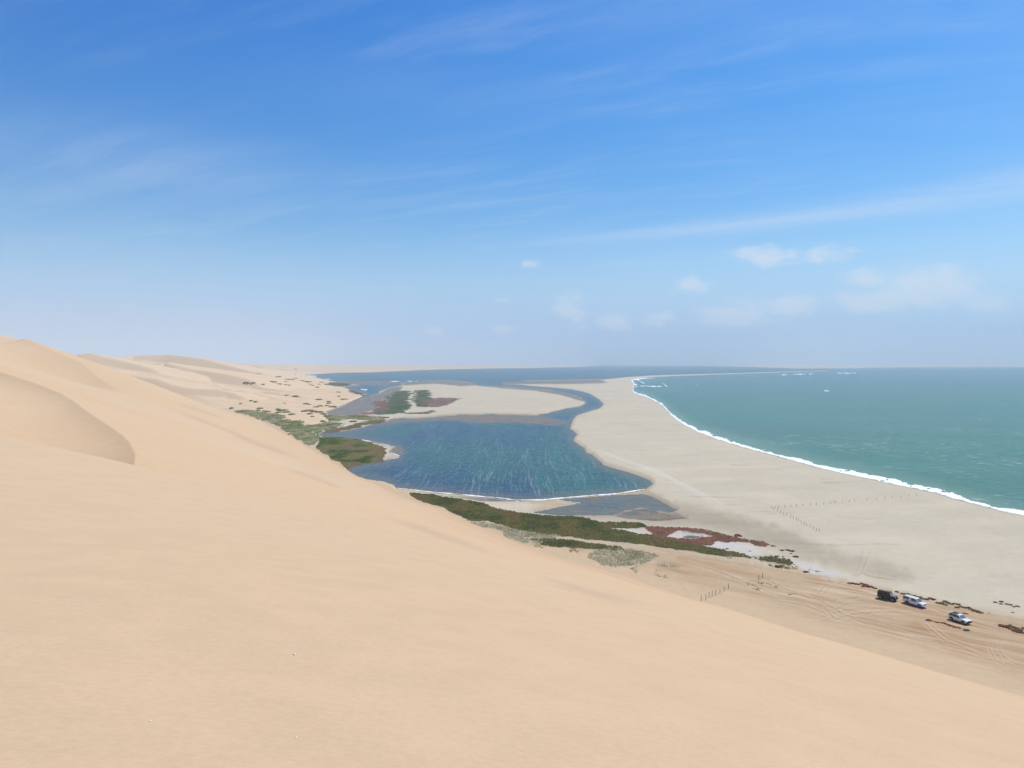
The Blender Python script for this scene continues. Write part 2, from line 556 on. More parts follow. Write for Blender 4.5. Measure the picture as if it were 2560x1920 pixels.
def crest_field(x, y, pts):
    """signed distance to a crest (positive to its left seen along it), height of the nearest crest point, overshoot past its ends"""
    P = np.asarray(pts)
    best = np.full(x.shape, 1e18)
    sg = np.ones(x.shape)
    zc = np.zeros(x.shape)
    over = np.zeros(x.shape)
    n = len(P) - 1
    for i in range(n):
        ax, ay, az_ = P[i]
        ex, ey, ez = P[i + 1] - P[i]
        L2 = ex * ex + ey * ey
        t0 = ((x - ax) * ex + (y - ay) * ey) / L2
        t = np.clip(t0, 0, 1)
        d2 = (x - ax - t * ex) ** 2 + (y - ay - t * ey) ** 2
        s = ex * (y - ay) - ey * (x - ax)
        m = d2 < best
        best = np.where(m, d2, best)
        sg = np.where(m, np.where(s > 0, 1.0, -1.0), sg)
        zc = np.where(m, az_ + t * ez, zc)
        ov = np.zeros(x.shape)
        if i == 0:
            ov = np.maximum(ov, -t0 * math.sqrt(L2))
        if i == n - 1:
            ov = np.maximum(ov, (t0 - 1) * math.sqrt(L2))
        over = np.where(m, np.maximum(ov, 0), over)
    return np.sqrt(best) * sg, zc, over


D2_UV = [(560, 1022), (640, 1036), (700, 1050), (760, 1066), (790, 1062), (824, 1051), (813, 1029), (840, 1020), (870, 1006), (908, 990), (916, 986), (880, 976),
         (857, 967), (835, 955), (800, 946), (762, 937), (843, 931.8), (919, 931), (968, 929), (1017, 927), (1052, 925), (1120, 923), (1228, 921), (1340, 919.8)]
dx_, dy_ = unproj([p[0] for p in D2_UV], [p[1] for p in D2_UV], 0.4)
D2 = [(float(a), float(b)) for a, b in zip(dx_, dy_)] + [(450, 9500), (-9000, 9500), (-9000, 700), (-700, 800)]

FAR_CRESTS = [
    # (points u, v, depth), lee slope, windward slope; lee side faces the viewer
    ([(255, 926, 1330), (300, 934, 1260), (390, 947, 1180), (430, 962, 1130), (480, 971, 1100), (545, 973, 1085), (585, 983, 1070), (612, 995, 1050)], 0.50, 0.13),
    ([(150, 893, 1500), (225, 882, 1500), (265, 892, 1480), (320, 905, 1450), (380, 921, 1400)], 0.46, 0.16),
    ([(390, 915, 1750), (415, 905, 1800), (432, 912, 1750), (455, 917, 1700), (520, 931, 1600), (640, 955, 1500)], 0.46, 0.14),
    ([(200, 905, 2100), (330, 889, 2300), (420, 886, 2300), (480, 893, 2200), (560, 905, 2100), (640, 918, 2000)], 0.5, 0.10),
    ([(480, 896, 2900), (560, 903, 2900), (640, 912, 2800), (695, 924, 2650)], 0.4, 0.06),
    ([(455, 922, 1600), (500, 925, 1560), (560, 934, 1500), (620, 947, 1450)], 0.5, 0.12),
]


def h_dune(x, y):
    d, al = foot_dist(x, y)
    h1 = prof(np.minimum(d, 190)) + tps_eval(TPS, x, y)
    h1 = np.where(d < -60, -12.0, h1)
    # hollow with a slip face behind the near crest
    s, zc, ov = crest_field(x, y, BOWL)
    s = -s
    mouth = sst(ov, 14, 0)
    p = np.sqrt(np.maximum(s * s - ov * ov, 0))
    dep_ = np.interp(x, [-120, -72, -44], [4.8, 3.0, 4.3])
    carve = dep_ * (1 - np.exp(-0.60 * p / dep_)) * sst(p, 64, 20) * mouth
    # rounded floor
    h1 = h1 - np.where(s > 0, carve, 0)
    # the near crest hides the floor of the hollow
    sf, zf, of = crest_field(x, y, FORE)
    h1 = h1 - np.where(sf > 0, np.clip(0.18 * np.sqrt(np.maximum(sf * sf - of * of, 0)), 0, 1.5) * sst(sf, 42, 16) * sst(of, 14, 0), 0)
    # hollow below the upper ridge
    s2, zc2, ov2 = crest_field(x, y, RIDGE)
    s2 = -s2
    far = sst(y, 330, 400)
    p2 = np.sqrt(np.maximum(s2 * s2 - ov2 * ov2, 0))
    carve2 = 9.0 * (1 - np.exp(-0.34 * p2 / 9.0)) * sst(s2, 120, 30) * sst(ov2, 50, 0) * far
    h1 = h1 - np.where(s2 > 0, carve2, 0)
    h1 = np.where((s2 < 0) & (y > 250), np.minimum(h1, zc2 - 0.10 * p2 + 0.45 * ov2 + 200 * sst(y, 400, 300)), h1)
    # gentle swells of the surface
    amp = sst(d, 3, 60)
    h1 = h1 + amp * (0.55 * fbm(x / 60, y / 60, 2, 61) * sst(np.hypot(x, y), 20, 90) + 0.10 * fbm(x / 9, y / 22, 3, 67) * sst(np.hypot(x, y), 6, 30))
    h1 = h1 - 40 * sst(y, 900, 1150)
    # dune field further down the coast
    d2 = poly_sd(x, y, D2, 5000.0)
    az = np.arctan2(x, y)
    uu = IW / 2 + FPX * np.tan(np.clip(az, -1.3, 1.3))
    cap = np.interp(uu, [-600, 150, 430, 520, 620, 700, 800, 1000, 1340], [70, 62, 60, 48, 32, 26, 24, 16, 6])
    base = 0.22 * np.clip(d2, -30, 6) + 4.0 * sst(d2, 0, 170) + cap * sst(d2, 60, 700)
    wx = x + 60 * fbm(x / 300, y / 300, 2, 71)
    wy = y + 60 * fbm(x / 300 + 9, y / 300, 2, 73)
    def saw(lam, ang, seed):
        c, sn = math.cos(ang), math.sin(ang)
        ph = (wx * c + wy * sn) / lam + 0.7 * fbm(wx / (lam * 2.2), wy / (lam * 2.2), 2, seed)
        f = ph - np.floor(ph)
        return np.where(f < 0.24, f / 0.24, 1 - (f - 0.24) / 0.76)
    a1 = 19 * sst(d2, 80, 420) * (0.35 + 0.65 * sst(fbm(x / 500, y / 500, 2, 81), -0.4, 0.5))
    a2 = 7.5 * sst(d2, 40, 200)
    a3 = 1.2 * sst(d2, 6, 60)
    fl = np.interp(uu, [700, 1000], [1.0, 0.45])
    h2 = base + fl * (a1 * (saw(310, 1.15, 91) - .5) + a2 * (saw(105, 0.85, 95) - .5)) + a3 * fbm(x / 28, y / 28, 3, 97) * 1.6
    for pts, lee, wind in FAR_CRESTS:
        P3 = [at_depth(*p) for p in pts]
        s3, zc3, ov3 = crest_field(x, y, P3)
        s3 = -s3                                              # positive towards the viewer
        pp = np.sqrt(np.maximum(s3 * s3 - ov3 * ov3, 0))
        cand = zc3 - np.where(s3 > 0, 0.8 * lee, wind) * pp - 0.30 * ov3
        sm = 1.5
        h2 = np.maximum(h2, cand)
    h2 = np.minimum(h2, 0.5 + 0.11 * np.maximum(d2, 0) + 0.00022 * np.maximum(d2, 0) ** 2)
    h2 = np.where(d2 < 6, np.minimum(h2, 0.22 * d2), h2)
    h2 = np.where(d2 < -40, -12, h2)
    return np.maximum(h1, h2), d, d2, al


# ------------------------------------------------------------------ vegetation outlines
VEG = {
    'marsh': [
        [(1024, 1235), (1076, 1239), (1134, 1249), (1209, 1260), (1220, 1267), (1249, 1277), (1307, 1286), (1365, 1291), (1452, 1296),
         (1481, 1304), (1510, 1309), (1560, 1308), (1603, 1313), (1614, 1317), (1590, 1321), (1507, 1322), (1559, 1330), (1588, 1337), (1626, 1339), (1675, 1354), (1733, 1364),
         (1790, 1374), (1834, 1382), (1877, 1394), (1840, 1392), (1791, 1388), (1718, 1377), (1660, 1370), (1603, 1361), (1530, 1354), (1450, 1346), (1394, 1339),
         (1351, 1336), (1293, 1325), (1255, 1312), (1220, 1304), (1180, 1302), (1139, 1284), (1116, 1273), (1087, 1261), (1044, 1249)],
        [(1330, 1351), (1394, 1348), (1481, 1362), (1553, 1371), (1560, 1376), (1539, 1378), (1475, 1373), (1394, 1368), (1356, 1362)],
        [(1940, 1394), (1975, 1400), (1986, 1409), (1976, 1415), (1940, 1408), (1905, 1402), (1890, 1396)],
    ],
    'headland': [
        [(806, 1090), (844, 1093), (887, 1097), (931, 1109), (960, 1117), (964, 1129), (958, 1150), (922, 1158), (887, 1165),
         (871, 1171), (850, 1156), (812, 1135), (789, 1119), (800, 1100)]],
    'belt': [
        [(592, 1029), (627, 1029), (670, 1038), (696, 1038), (702, 1052), (743, 1056), (760, 1067), (789, 1065), (818, 1059), (855, 1059),
         (835, 1071), (795, 1080), (780, 1084), (798, 1094), (780, 1113), (769, 1114), (725, 1083), (685, 1059), (656, 1049), (627, 1039)],
        [(815, 1039), (844, 1041), (916, 1041), (962, 1045), (957, 1051), (930, 1052), (880, 1046), (844, 1052), (824, 1051)]],
    'brown': [
        [(795, 1085), (829, 1075), (873, 1066), (916, 1055), (957, 1050), (957, 1053), (916, 1061), (867, 1074), (829, 1080)]],
    'islet': [
        [(995, 979), (1025, 978), (1021, 1000), (1025, 1016), (1014, 1032), (938, 1036), (973, 1021), (968, 1002), (976, 988)],
        [(1038, 978), (1068, 976), (1076, 991), (1065, 1016), (1041, 1016), (1038, 997)],
        [(1011, 1035), (1065, 1031), (1084, 1028), (1063, 1034)],
        [(820, 958), (850, 957), (878, 960), (868, 964), (840, 966), (815, 962)],
        [(880, 976), (905, 980), (914, 987), (906, 989), (885, 981)]],
    'isletred': [
        [(1060, 999), (1114, 995), (1144, 997), (1131, 1007), (1093, 1017), (1052, 1017)],
        [(919, 1003), (957, 1002), (973, 1013), (971, 1024), (930, 1035), (892, 1035), (935, 1028), (946, 1018), (935, 1012)],
        [(1070, 1029), (1084, 1026), (1082, 1030)]],
    'red': [
        [(1614, 1317), (1660, 1320), (1718, 1323), (1776, 1330), (1811, 1339), (1848, 1348), (1906, 1356), (1922, 1364), (1915, 1368),
         (1889, 1366), (1875, 1356), (1820, 1355), (1785, 1355), (1782, 1362), (1747, 1365), (1704, 1356), (1660, 1352), (1626, 1339), (1640, 1336), (1623, 1328)]],
    'grey': [
        [(1180, 1307), (1220, 1312), (1249, 1314), (1278, 1323), (1351, 1336), (1388, 1338), (1394, 1346), (1340, 1352), (1359, 1359), (1336, 1364),
         (1307, 1358), (1278, 1348), (1249, 1327), (1206, 1319)],
        [(1469, 1394), (1487, 1380), (1530, 1371), (1588, 1377), (1646, 1391), (1626, 1403), (1603, 1411), (1539, 1420), (1501, 1411)],
        [(1643, 1406), (1698, 1419), (1646, 1417)],
        [(1585, 1414), (1600, 1422), (1592, 1432), (1578, 1424)]],
}
HOLES = [[(1666, 1342), (1695, 1328), (1718, 1330), (1760, 1336), (1785, 1342), (1733, 1347), (1675, 1346)]]
SALT = [HOLES[0],
        [(1747, 1365), (1791, 1354), (1834, 1354), (1886, 1366), (1903, 1383), (1863, 1387), (1800, 1378), (1776, 1371)],
        [(1507, 1322), (1562, 1323), (1614, 1328), (1640, 1336), (1588, 1336), (1559, 1329)],
        [(1975, 1396), (2023, 1405), (2061, 1421), (2138, 1440), (2122, 1448), (2061, 1440), (2010, 1426), (1983, 1412)]]
WASH = [(1631, 1243), (1675, 1261), (1776, 1283), (1863, 1302), (1950, 1326), (2010, 1352), (2061, 1374), (2139, 1397), (2202, 1410), (2280, 1440),
        (2233, 1446), (2139, 1424), (2077, 1410), (2014, 1388), (1950, 1368), (1850, 1335), (1740, 1312), (1640, 1306), (1500, 1296), (1400, 1289), (1550, 1288), (1690, 1284)]
TOE = [(1100, 1290), (1250, 1310), (1394, 1342), (1530, 1356), (1646, 1368), (1718, 1380), (1805, 1392), (1892, 1407), (1979, 1424), (2040, 1437), (2108, 1455), (2186, 1470), (2265, 1488),
       (2453, 1528), (2560, 1550), (3400, 1730), (3400, 2300), (1700, 1700), (1000, 1400)]
WET_RIM = None
TRACK_UV = [[(778, 1116), (795, 1104), (803, 1096), (797, 1089), (782, 1084.5), (800, 1081), (829, 1074)]]
DARK_TRACK = [(1700, 1470), (1830, 1505), (1920, 1528), (2014, 1560), (2108, 1592), (2233, 1626), (2390, 1670), (2560, 1716), (2900, 1820)]
TYRES = [
    [(1930, 1500), (2010, 1512), (2080, 1540), (2160, 1582), (2300, 1630), (2560, 1700)],
    [(1960, 1480), (2050, 1500), (2100, 1530), (2200, 1575), (2360, 1620), (2560, 1672)],
    [(2560, 1640), (2420, 1612), (2280, 1578), (2170, 1548), (2110, 1540), (2090, 1522), (2120, 1508), (2200, 1508)],
    [(2560, 1662), (2400, 1622), (2260, 1592), (2150, 1562), (2085, 1545), (2062, 1520), (2080, 1500), (2150, 1492), (2210, 1500)],
    [(2250, 1522), (2160, 1520), (2100, 1528), (2040, 1546), (1990, 1540)],
    [(2290, 1532), (2200, 1530), (2130, 1535), (2070, 1555)],
    [(2300, 1548), (2330, 1575), (2360, 1600), (2420, 1625), (2480, 1650)],
    [(2310, 1545), (2342, 1575), (2375, 1598), (2430, 1618), (2500, 1640)],
    [(2480, 1600), (2475, 1625), (2490, 1650), (2530, 1675)],
    [(2500, 1600), (2497, 1622), (2512, 1645), (2560, 1668)],
    [(2045, 1490), (2055, 1470), (2090, 1455), (2140, 1435), (2150, 1400), (2160, 1370)],
    [(2060, 1492), (2070, 1470), (2105, 1455), (2152, 1435), (2166, 1400), (2180, 1372)],
    [(2560, 1588), (2450, 1560), (2330, 1520), (2230, 1500), (2120, 1470)],
    [(2140, 1425), (2160, 1435), (2190, 1443), (2240, 1450)],
    [(1900, 1440), (1960, 1470), (2040, 1500)],
    [(1700, 1400), (1800, 1430), (1900, 1470), (1980, 1500)],
]
BEACH_TRACKS = [[(1480, 1120), (1560, 1150), (1640, 1175), (1700, 1205), (1760, 1235), (1860, 1290)], [(1600, 1165), (1660, 1190), (1740, 1232), (1790, 1260)]]

SAND_DUNE = np.array(alb(229, 197, 158, 0.69))
SAND_PINK = np.array(alb(230, 194, 157, 0.69))
SAND_PALE = np.array(alb(229, 202, 168, 0.69))
C_BEACH = np.array(alb(207, 196, 172, .78))
C_BEACH2 = np.array(alb(212, 199, 172, .78))
C_TOE = np.array(alb(200, 175, 141, .76))
C_TOE2 = np.array(alb(184, 150, 114, .76))
C_WASH = np.array(alb(168, 155, 132))
C_WET = np.array(alb(150, 132, 108))
C_MUD = np.array(alb(132, 124, 112))
C_SALT = np.array(alb(206, 202, 196))
C_VEG = {'marsh': alb(82, 76, 46), 'headland': alb(88, 92, 56), 'belt': alb(116, 122, 86), 'brown': alb(116, 98, 78), 'islet': alb(84, 98, 74),
         'isletred': alb(134, 110, 104), 'red': alb(126, 88, 72), 'grey': alb(150, 146, 122)}


def lerp(c, target, m):
    return c * (1 - m[..., None]) + np.asarray(target) * m[..., None]


def paint(x, y, z, on_dune, W=None, d=None, d2=None, al=None):
    """base colour of the ground: what lies there (dry sand, wet sand, salt, mud, plants, tyre marks)"""
    u, v = proj(x, y, z)
    j1, j2, th, lr = edge_jitter(x, y)
    dv = np.maximum(v - HORIZON, 0)
    ju, jv = u + 4.0 * j1, v + 0.014 * dv * j2
    fine = fbm(x / 2.2, y / 2.2, 4, 101, 0.6)
    mid = fbm(x / 14, y / 14, 4, 103)
    big = fbm(x / 90, y / 90, 3, 107)
    sc = np.clip(dv / 250.0, 0.08, 1.5)
    if on_dune:
        c = lerp(np.broadcast_to(SAND_DUNE, x.shape + (3,)).copy(), SAND_PALE, sst(big + 0.4 * mid, -0.3, 0.7) * 0.7)
        c = lerp(c, SAND_PINK, sst(fbm(x / 50 + 9, y / 120, 3, 109), 0.0, 0.6) * 0.6)
        c = lerp(c, SAND_PALE, sst(y + 10 * mid, 75, 20) * sst(x, 25, -25) * 0.5)
        # bands of dark heavy minerals running along the face
        for wdt, ln in ((5, [(376, 1008), (506, 1051), (580, 1080), (660, 1116)]), (7, [(540, 1065), (627, 1103), (702, 1129), (790, 1166)]), (6, [(690, 1162), (790, 1196), (880, 1232)]),
                        (9, [(930, 1284), (1047, 1319), (1163, 1359), (1270, 1396)]), (4, [(430, 1005), (500, 1026), (590, 1056)]), (10, [(1330, 1440), (1500, 1488), (1650, 1522)])):
            dl, a_ = line_d(u, v + 3 * mid, ln, 40)
            c = lerp(c, np.array(alb(194, 162, 146, 0.66)), np.exp(-(dl / (0.75 * wdt)) ** 2) * 0.30 * sst(a_, 0, .35) * sst(a_, 1, .6))
        # pair of wheel ruts near the foot
        rut = np.exp(-((d - 5.5 - 2.5 * fbm(al / 90, al * 0, 2, 119)) / 0.22) ** 2) + np.exp(-((d - 7.6 - 2.5 * fbm(al / 90, al * 0, 2, 119)) / 0.22) ** 2)
        c = lerp(c, np.array(alb(190, 148, 112, 0.62)), np.clip(rut, 0, 1) * 0.55 * sst(al, 95, 130) * sst(al, 330, 260))
        # paler sand of the low dunes down the coast
        c = lerp(c, np.array(alb(231, 205, 170, 0.76)), sst(d2, -20, 10) * 0.75)
        c = lerp(c, np.array(alb(214, 184, 148, 0.72)), sst(d, 5, 0.2) * sst(d2, -10, -30) * 0.6)
    else:
        c = np.broadcast_to(C_BEACH, x.shape + (3,)).copy()
        st = 0.6 * fbm((x + 0.25 * y) / 60, (y - .25 * x) / 14, 4, 121)
        c = lerp(c, C_BEACH2, sst(st, -0.2, 0.5) * 0.7)
        c = c * (1 + 0.06 * mid + 0.07 * st + 0.03 * big)[..., None]
        # faint darker marks blown on the beach
        fl = sst(fbm(x / 26, y / 9, 4, 127), 0.42, 0.7)
        c = lerp(c, np.array(alb(176, 162, 142)), fl * 0.5 * sst(W['sd'], -6, -40))
        sd = W['sd']
        # wet sand rim along the water
        rimw = np.clip(9 * sc * (1 + 0.8 * mid), 0.7, 30)
        rim = sst(v, 938, 965) * sst(sd, -1.2 * rimw, 0.3 * rimw) * sst(np.maximum(W['sl'], W['sp']), -30, -6)
        c = lerp(c, C_WET, rim * 0.55)
        rimo = sst(W['so'], -7 * sc, -1 * sc) * sst(v, 938, 965)
        c = lerp(c, np.array(alb(168, 158, 146)), rimo * 0.7)
        wash = sst(poly_sd(u + 10 * j1, v + 7 * j2 * sc, WASH, 60), -22, 10)
        c = lerp(c, C_WASH, wash * np.clip(0.70 + 0.35 * fbm(x / 40, y / 9, 4, 131), 0, 1))
        dbar, _ = line_d(u, v + j2, [(1620, 1226), (1540, 1238), (1450, 1244), (1400, 1249), (1330, 1256), (1400, 1260)], 20)
        c = lerp(c, np.array(alb(190, 168, 132)), np.exp(-(dbar / 4.5) ** 2) * 0.7)
        # toe of the dune: coarser, warmer, churned by wheels
        toe = sst(poly_sd(u + 14 * j1, v + 8 * j2, TOE, 60), -16, 14)
        ta = fbm((0.62 * x + 0.78 * y) / 1.6, (-0.78 * x + 0.62 * y) / 18, 4, 137, 0.65)
        ctoe = lerp(np.broadcast_to(C_TOE, x.shape + (3,)), C_TOE2, sst(ta + 0.7 * big + .3 * mid, -0.1, 0.8))
        ctoe = lerp(ctoe, np.array(alb(214, 194, 164)), sst(-ta + 0.8 * mid, 0.25, 0.9) * 0.7)
        c = c * (1 - toe[..., None]) + ctoe * toe[..., None]
        dk, _ = line_d(u, v + 3 * j2, DARK_TRACK, 40)
        c = lerp(c, np.array(alb(178, 136, 98)), np.exp(-(dk / (6 + 4 * mid)) ** 2) * 0.85 * sst(x, 20, 70) * np.clip(0.8 + 0.9 * ta, 0, 1))
        for ln_, wd_, al_ in (([(1590, 1430), (1680, 1458), (1790, 1488)], 12, .55), ([(1700, 1396), (1800, 1420), (1920, 1446)], 8, .4), ([(2380, 1600), (2460, 1650), (2560, 1700)], 16, .4), ([(2290, 1560), (2340, 1590), (2400, 1640)], 12, .35)):
            dk, a_ = line_d(u, v + 4 * j2, ln_, 40)
            c = lerp(c, np.array(alb(176, 136, 98)), np.exp(-(dk / (wd_ * (1 + .5 * mid))) ** 2) * al_ * toe)
        fl2 = fbm((0.50 * x + 0.86 * y) / 0.55, (-0.86 * x + 0.50 * y) / 14, 3, 171, 0.6)
        c = lerp(c, np.array(alb(160, 126, 94)), sst(fl2, 0.12, 0.6) * 0.55 * toe * sst(x, 45, 65) * sst(big + mid, -0.5, 0.4))
        for i, t in enumerate(TYRES):
            dt, a_ = line_d(u + 1.5 * mid, v + 1.0 * fine, t, 20)
            fade = sst(a_, 0, 0.12) * sst(a_, 1, 0.88) * (0.55 + 0.45 * fbm(x / 6, y / 6, 2, 140 + i))
            c = lerp(c, np.array(alb(164, 132, 102)), np.exp(-((dt - 1.3) / 1.1) ** 2) * 0.70 * fade * np.clip(0.75 + 0.7 * fl2, 0, 1))
            c = lerp(c, np.array(alb(222, 202, 174)), np.exp(-((dt - 3.6) / 1.4) ** 2) * 0.6 * fade)
        for t in BEACH_TRACKS:
            dt, a_ = line_d(u + 2 * mid, v + 1.5 * fine, t, 20)
            c = lerp(c, np.array(alb(222, 214, 200)), np.exp(-(dt / 2.2) ** 2) * 0.5 * sst(a_, 0, .1) * sst(a_, 1, .8))
        for s_ in SALT:
            m = sst(poly_sd(ju, jv, s_, 30), -2.5, 3.5)
            c = lerp(c, C_SALT, m * np.clip(0.72 + 0.5 * fbm(x / 7, y / 3, 3, 151), 0, 1))
        fd, _ = foot_dist(x, y)
        c = lerp(c, np.array(alb(222, 194, 158, 0.70)), sst(fd, -16, -2) * sst(fd + 9 * mid, -22, -6) * sst(y, 1500, 900))
        mud = sst(W['mud'], -2 * sc, 4 * sc)
        c = lerp(c, C_MUD, mud * 0.9)
        c = c * (1 + 0.05 * fine)[..., None]
    # ground tinted by what grows on it
    vju, vjv = veg_uv(x, y, z)
    for kname, polys in VEG.items():
        m = np.full(x.shape, -30.0)
        for p in polys:
            m = np.maximum(m, poly_sd(vju, vjv, p, 30))
        if kname == 'red' or kname == 'marsh':
            for hole in HOLES:
                m = np.minimum(m, -poly_sd(vju, vjv, hole, 30))
        mm = sst(m, -1.2, 1.6) if kname not in ('grey', 'belt') else sst(m + 6 * mid * sc, -3, 7) * np.clip(0.55 + 0.7 * fine, 0.1, 0.9)
        col = np.asarray(C_VEG[kname]) * (1 + 0.25 * mid + 0.15 * fine)[..., None]
        c = c * (1 - mm[..., None]) + col * mm[..., None]
    for t in TRACK_UV:
        dt, _ = line_d(u + .8 * j1, v, t, 20)
        c = lerp(c, np.array(alb(206, 192, 168)), sst(dt, 3.6, 2.0))
    return np.clip(c, 0.01, 0.9)


# ------------------------------------------------------------------ meshes from grids
def tag(o, label=None, cat=None, group=None, kind=None):
    if label:
        o['label'] = label
    if cat:
        o['category'] = cat
    if group:
        o['group'] = group
    if kind:
        o['kind'] = kind
    return o


def grid_mesh(name, x, y, z, keep, attrs, mat, smooth=True):
    R, C = x.shape
    idx = np.arange(R * C).reshape(R, C)
    q = np.stack([idx[:-1, :-1], idx[:-1, 1:], idx[1:, 1:], idx[1:, :-1]], -1).reshape(-1, 4)
    q = q[keep.reshape(-1)]
    used = np.zeros(R * C, bool)
    used[q.ravel()] = True
    remap = np.cumsum(used) - 1
    q = remap[q]
    co = np.stack([x.ravel(), y.ravel(), z.ravel()], -1)[used]
    me = bpy.data.meshes.new(name)
    me.vertices.add(len(co))
    me.vertices.foreach_set('co', co.astype(np.float32).ravel())
    me.loops.add(len(q) * 4)
    me.loops.foreach_set('vertex_index', q.astype(np.int32).ravel())
    me.polygons.add(len(q))
    me.polygons.foreach_set('loop_start', np.arange(0, len(q) * 4, 4, dtype=np.int32))
    me.polygons.foreach_set('loop_total', np.full(len(q), 4, np.int32))
    me.update(calc_edges=True)
    if smooth:
        me.polygons.foreach_set('use_smooth', np.ones(len(q), bool))
    for an, av in attrs.items():
        if av.ndim == 3:
            a = me.attributes.new(an, 'FLOAT_COLOR', 'POINT')
            rgba = np.ones((int(used.sum()), 4), np.float32)
            rgba[:, :3] = av.reshape(-1, 3)[used]
            a.data.foreach_set('color', rgba.ravel())
        else:
            a = me.attributes.new(an, 'FLOAT', 'POINT')
            a.data.foreach_set('value', av.ravel()[used].astype(np.float32))
    me.materials.append(mat)
    o = bpy.data.objects.new(name, me)
    COL.objects.link(o)
    return o


def new_mat(name):
    m = bpy.data.materials.new(name)
    m.use_nodes = True
    k = NT(m.node_tree)
    b = k.n.get('Principled BSDF')
    return m, k, b


def plain(name, col, rough=0.6, metal=0.0, spec=0.4, var=0.08, scale=6.0, coat=0.0):
    m, k, b = new_mat(name)
    tc = k.node('ShaderNodeTexCoord')
    n = k.noise(tc.outputs['Object'], scale, 4, 0.6)
    f = k.ramp(n, 0.3, 0.7, 1 - var, 1 + var)
    comb = k.node('ShaderNodeCombineColor')
    for i in range(3):
        k.l.new(f, comb.inputs[i])
    c = k.mix(1.0, tuple(col), comb.outputs[0], 'MULTIPLY')
    k.l.new(c, b.inputs['Base Color'])
    b.inputs['Roughness'].default_value = rough
    b.inputs['Metallic'].default_value = metal
    b.inputs['Specular IOR Level'].default_value = spec
    b.inputs['Coat Weight'].default_value = coat
    return m


def sand_mat(name, ripples):
    m, k, b = new_mat(name)
    at = k.node('ShaderNodeAttribute', attribute_name='tint')
    geo = k.node('ShaderNodeNewGeometry')
    pos = geo.outputs['Position']
    n1 = k.noise(pos, 0.9, 5, 0.62)
    n2 = k.noise(pos, 14.0, 4, 0.65)
    n3 = k.noise(pos, 160.0, 3, 0.7)
    f = k.math('ADD', k.ramp(n1, 0.25, 0.75, -0.035, 0.035), k.ramp(n2, 0.2, 0.8, -0.045, 0.045))
    f = k.math('ADD', f, k.ramp(n3, 0.2, 0.8, -0.06, 0.06))
    f = k.math('ADD', f, 1.0)
    comb = k.node('ShaderNodeCombineColor')
    for i in range(3):
        k.l.new(f, comb.inputs[i])
    c = k.mix(1.0, at.outputs['Color'], comb.outputs[0], 'MULTIPLY')
    k.l.new(c, b.inputs['Base Color'])
    b.inputs['Roughness'].default_value = 0.95
    b.inputs['Specular IOR Level'].default_value = 0.12
    bump = k.node('ShaderNodeBump')
    if ripples:
        # wind ripples of the near sand, crests wavering and broken
        w = k.noise(k.mapping(pos, rot=(0, 0, math.radians(-14)), scale=(0.55, 4.2, 1.0)), 1.6, 4, 0.55, 0.4)
        w2 = k.noise(k.mapping(pos, rot=(0, 0, math.radians(-8)), scale=(0.8, 5.0, 1.0)), 4.5, 3, 0.5, 0.3)
        hh = k.math('ADD', k.math('MULTIPLY', w, 0.035), k.math('MULTIPLY', w2, 0.014))
        hh = k.math('ADD', hh, k.math('MULTIPLY', k.noise(pos, 60, 3, 0.6), 0.003))
        k.l.new(hh, bump.inputs['Height'])
        bump.inputs['Strength'].default_value = 0.42
        bump.inputs['Distance'].default_value = 1.0
    else:
        hh = k.math('ADD', k.math('MULTIPLY', k.noise(pos, 0.5, 5, 0.6), 0.25), k.math('MULTIPLY', k.noise(pos, 3, 4, 0.6), 0.05))
        k.l.new(hh, bump.inputs['Height'])
        bump.inputs['Strength'].default_value = 0.35
        bump.inputs['Distance'].default_value = 1.0
    k.l.new(bump.outputs[0], b.inputs['Normal'])
    return m


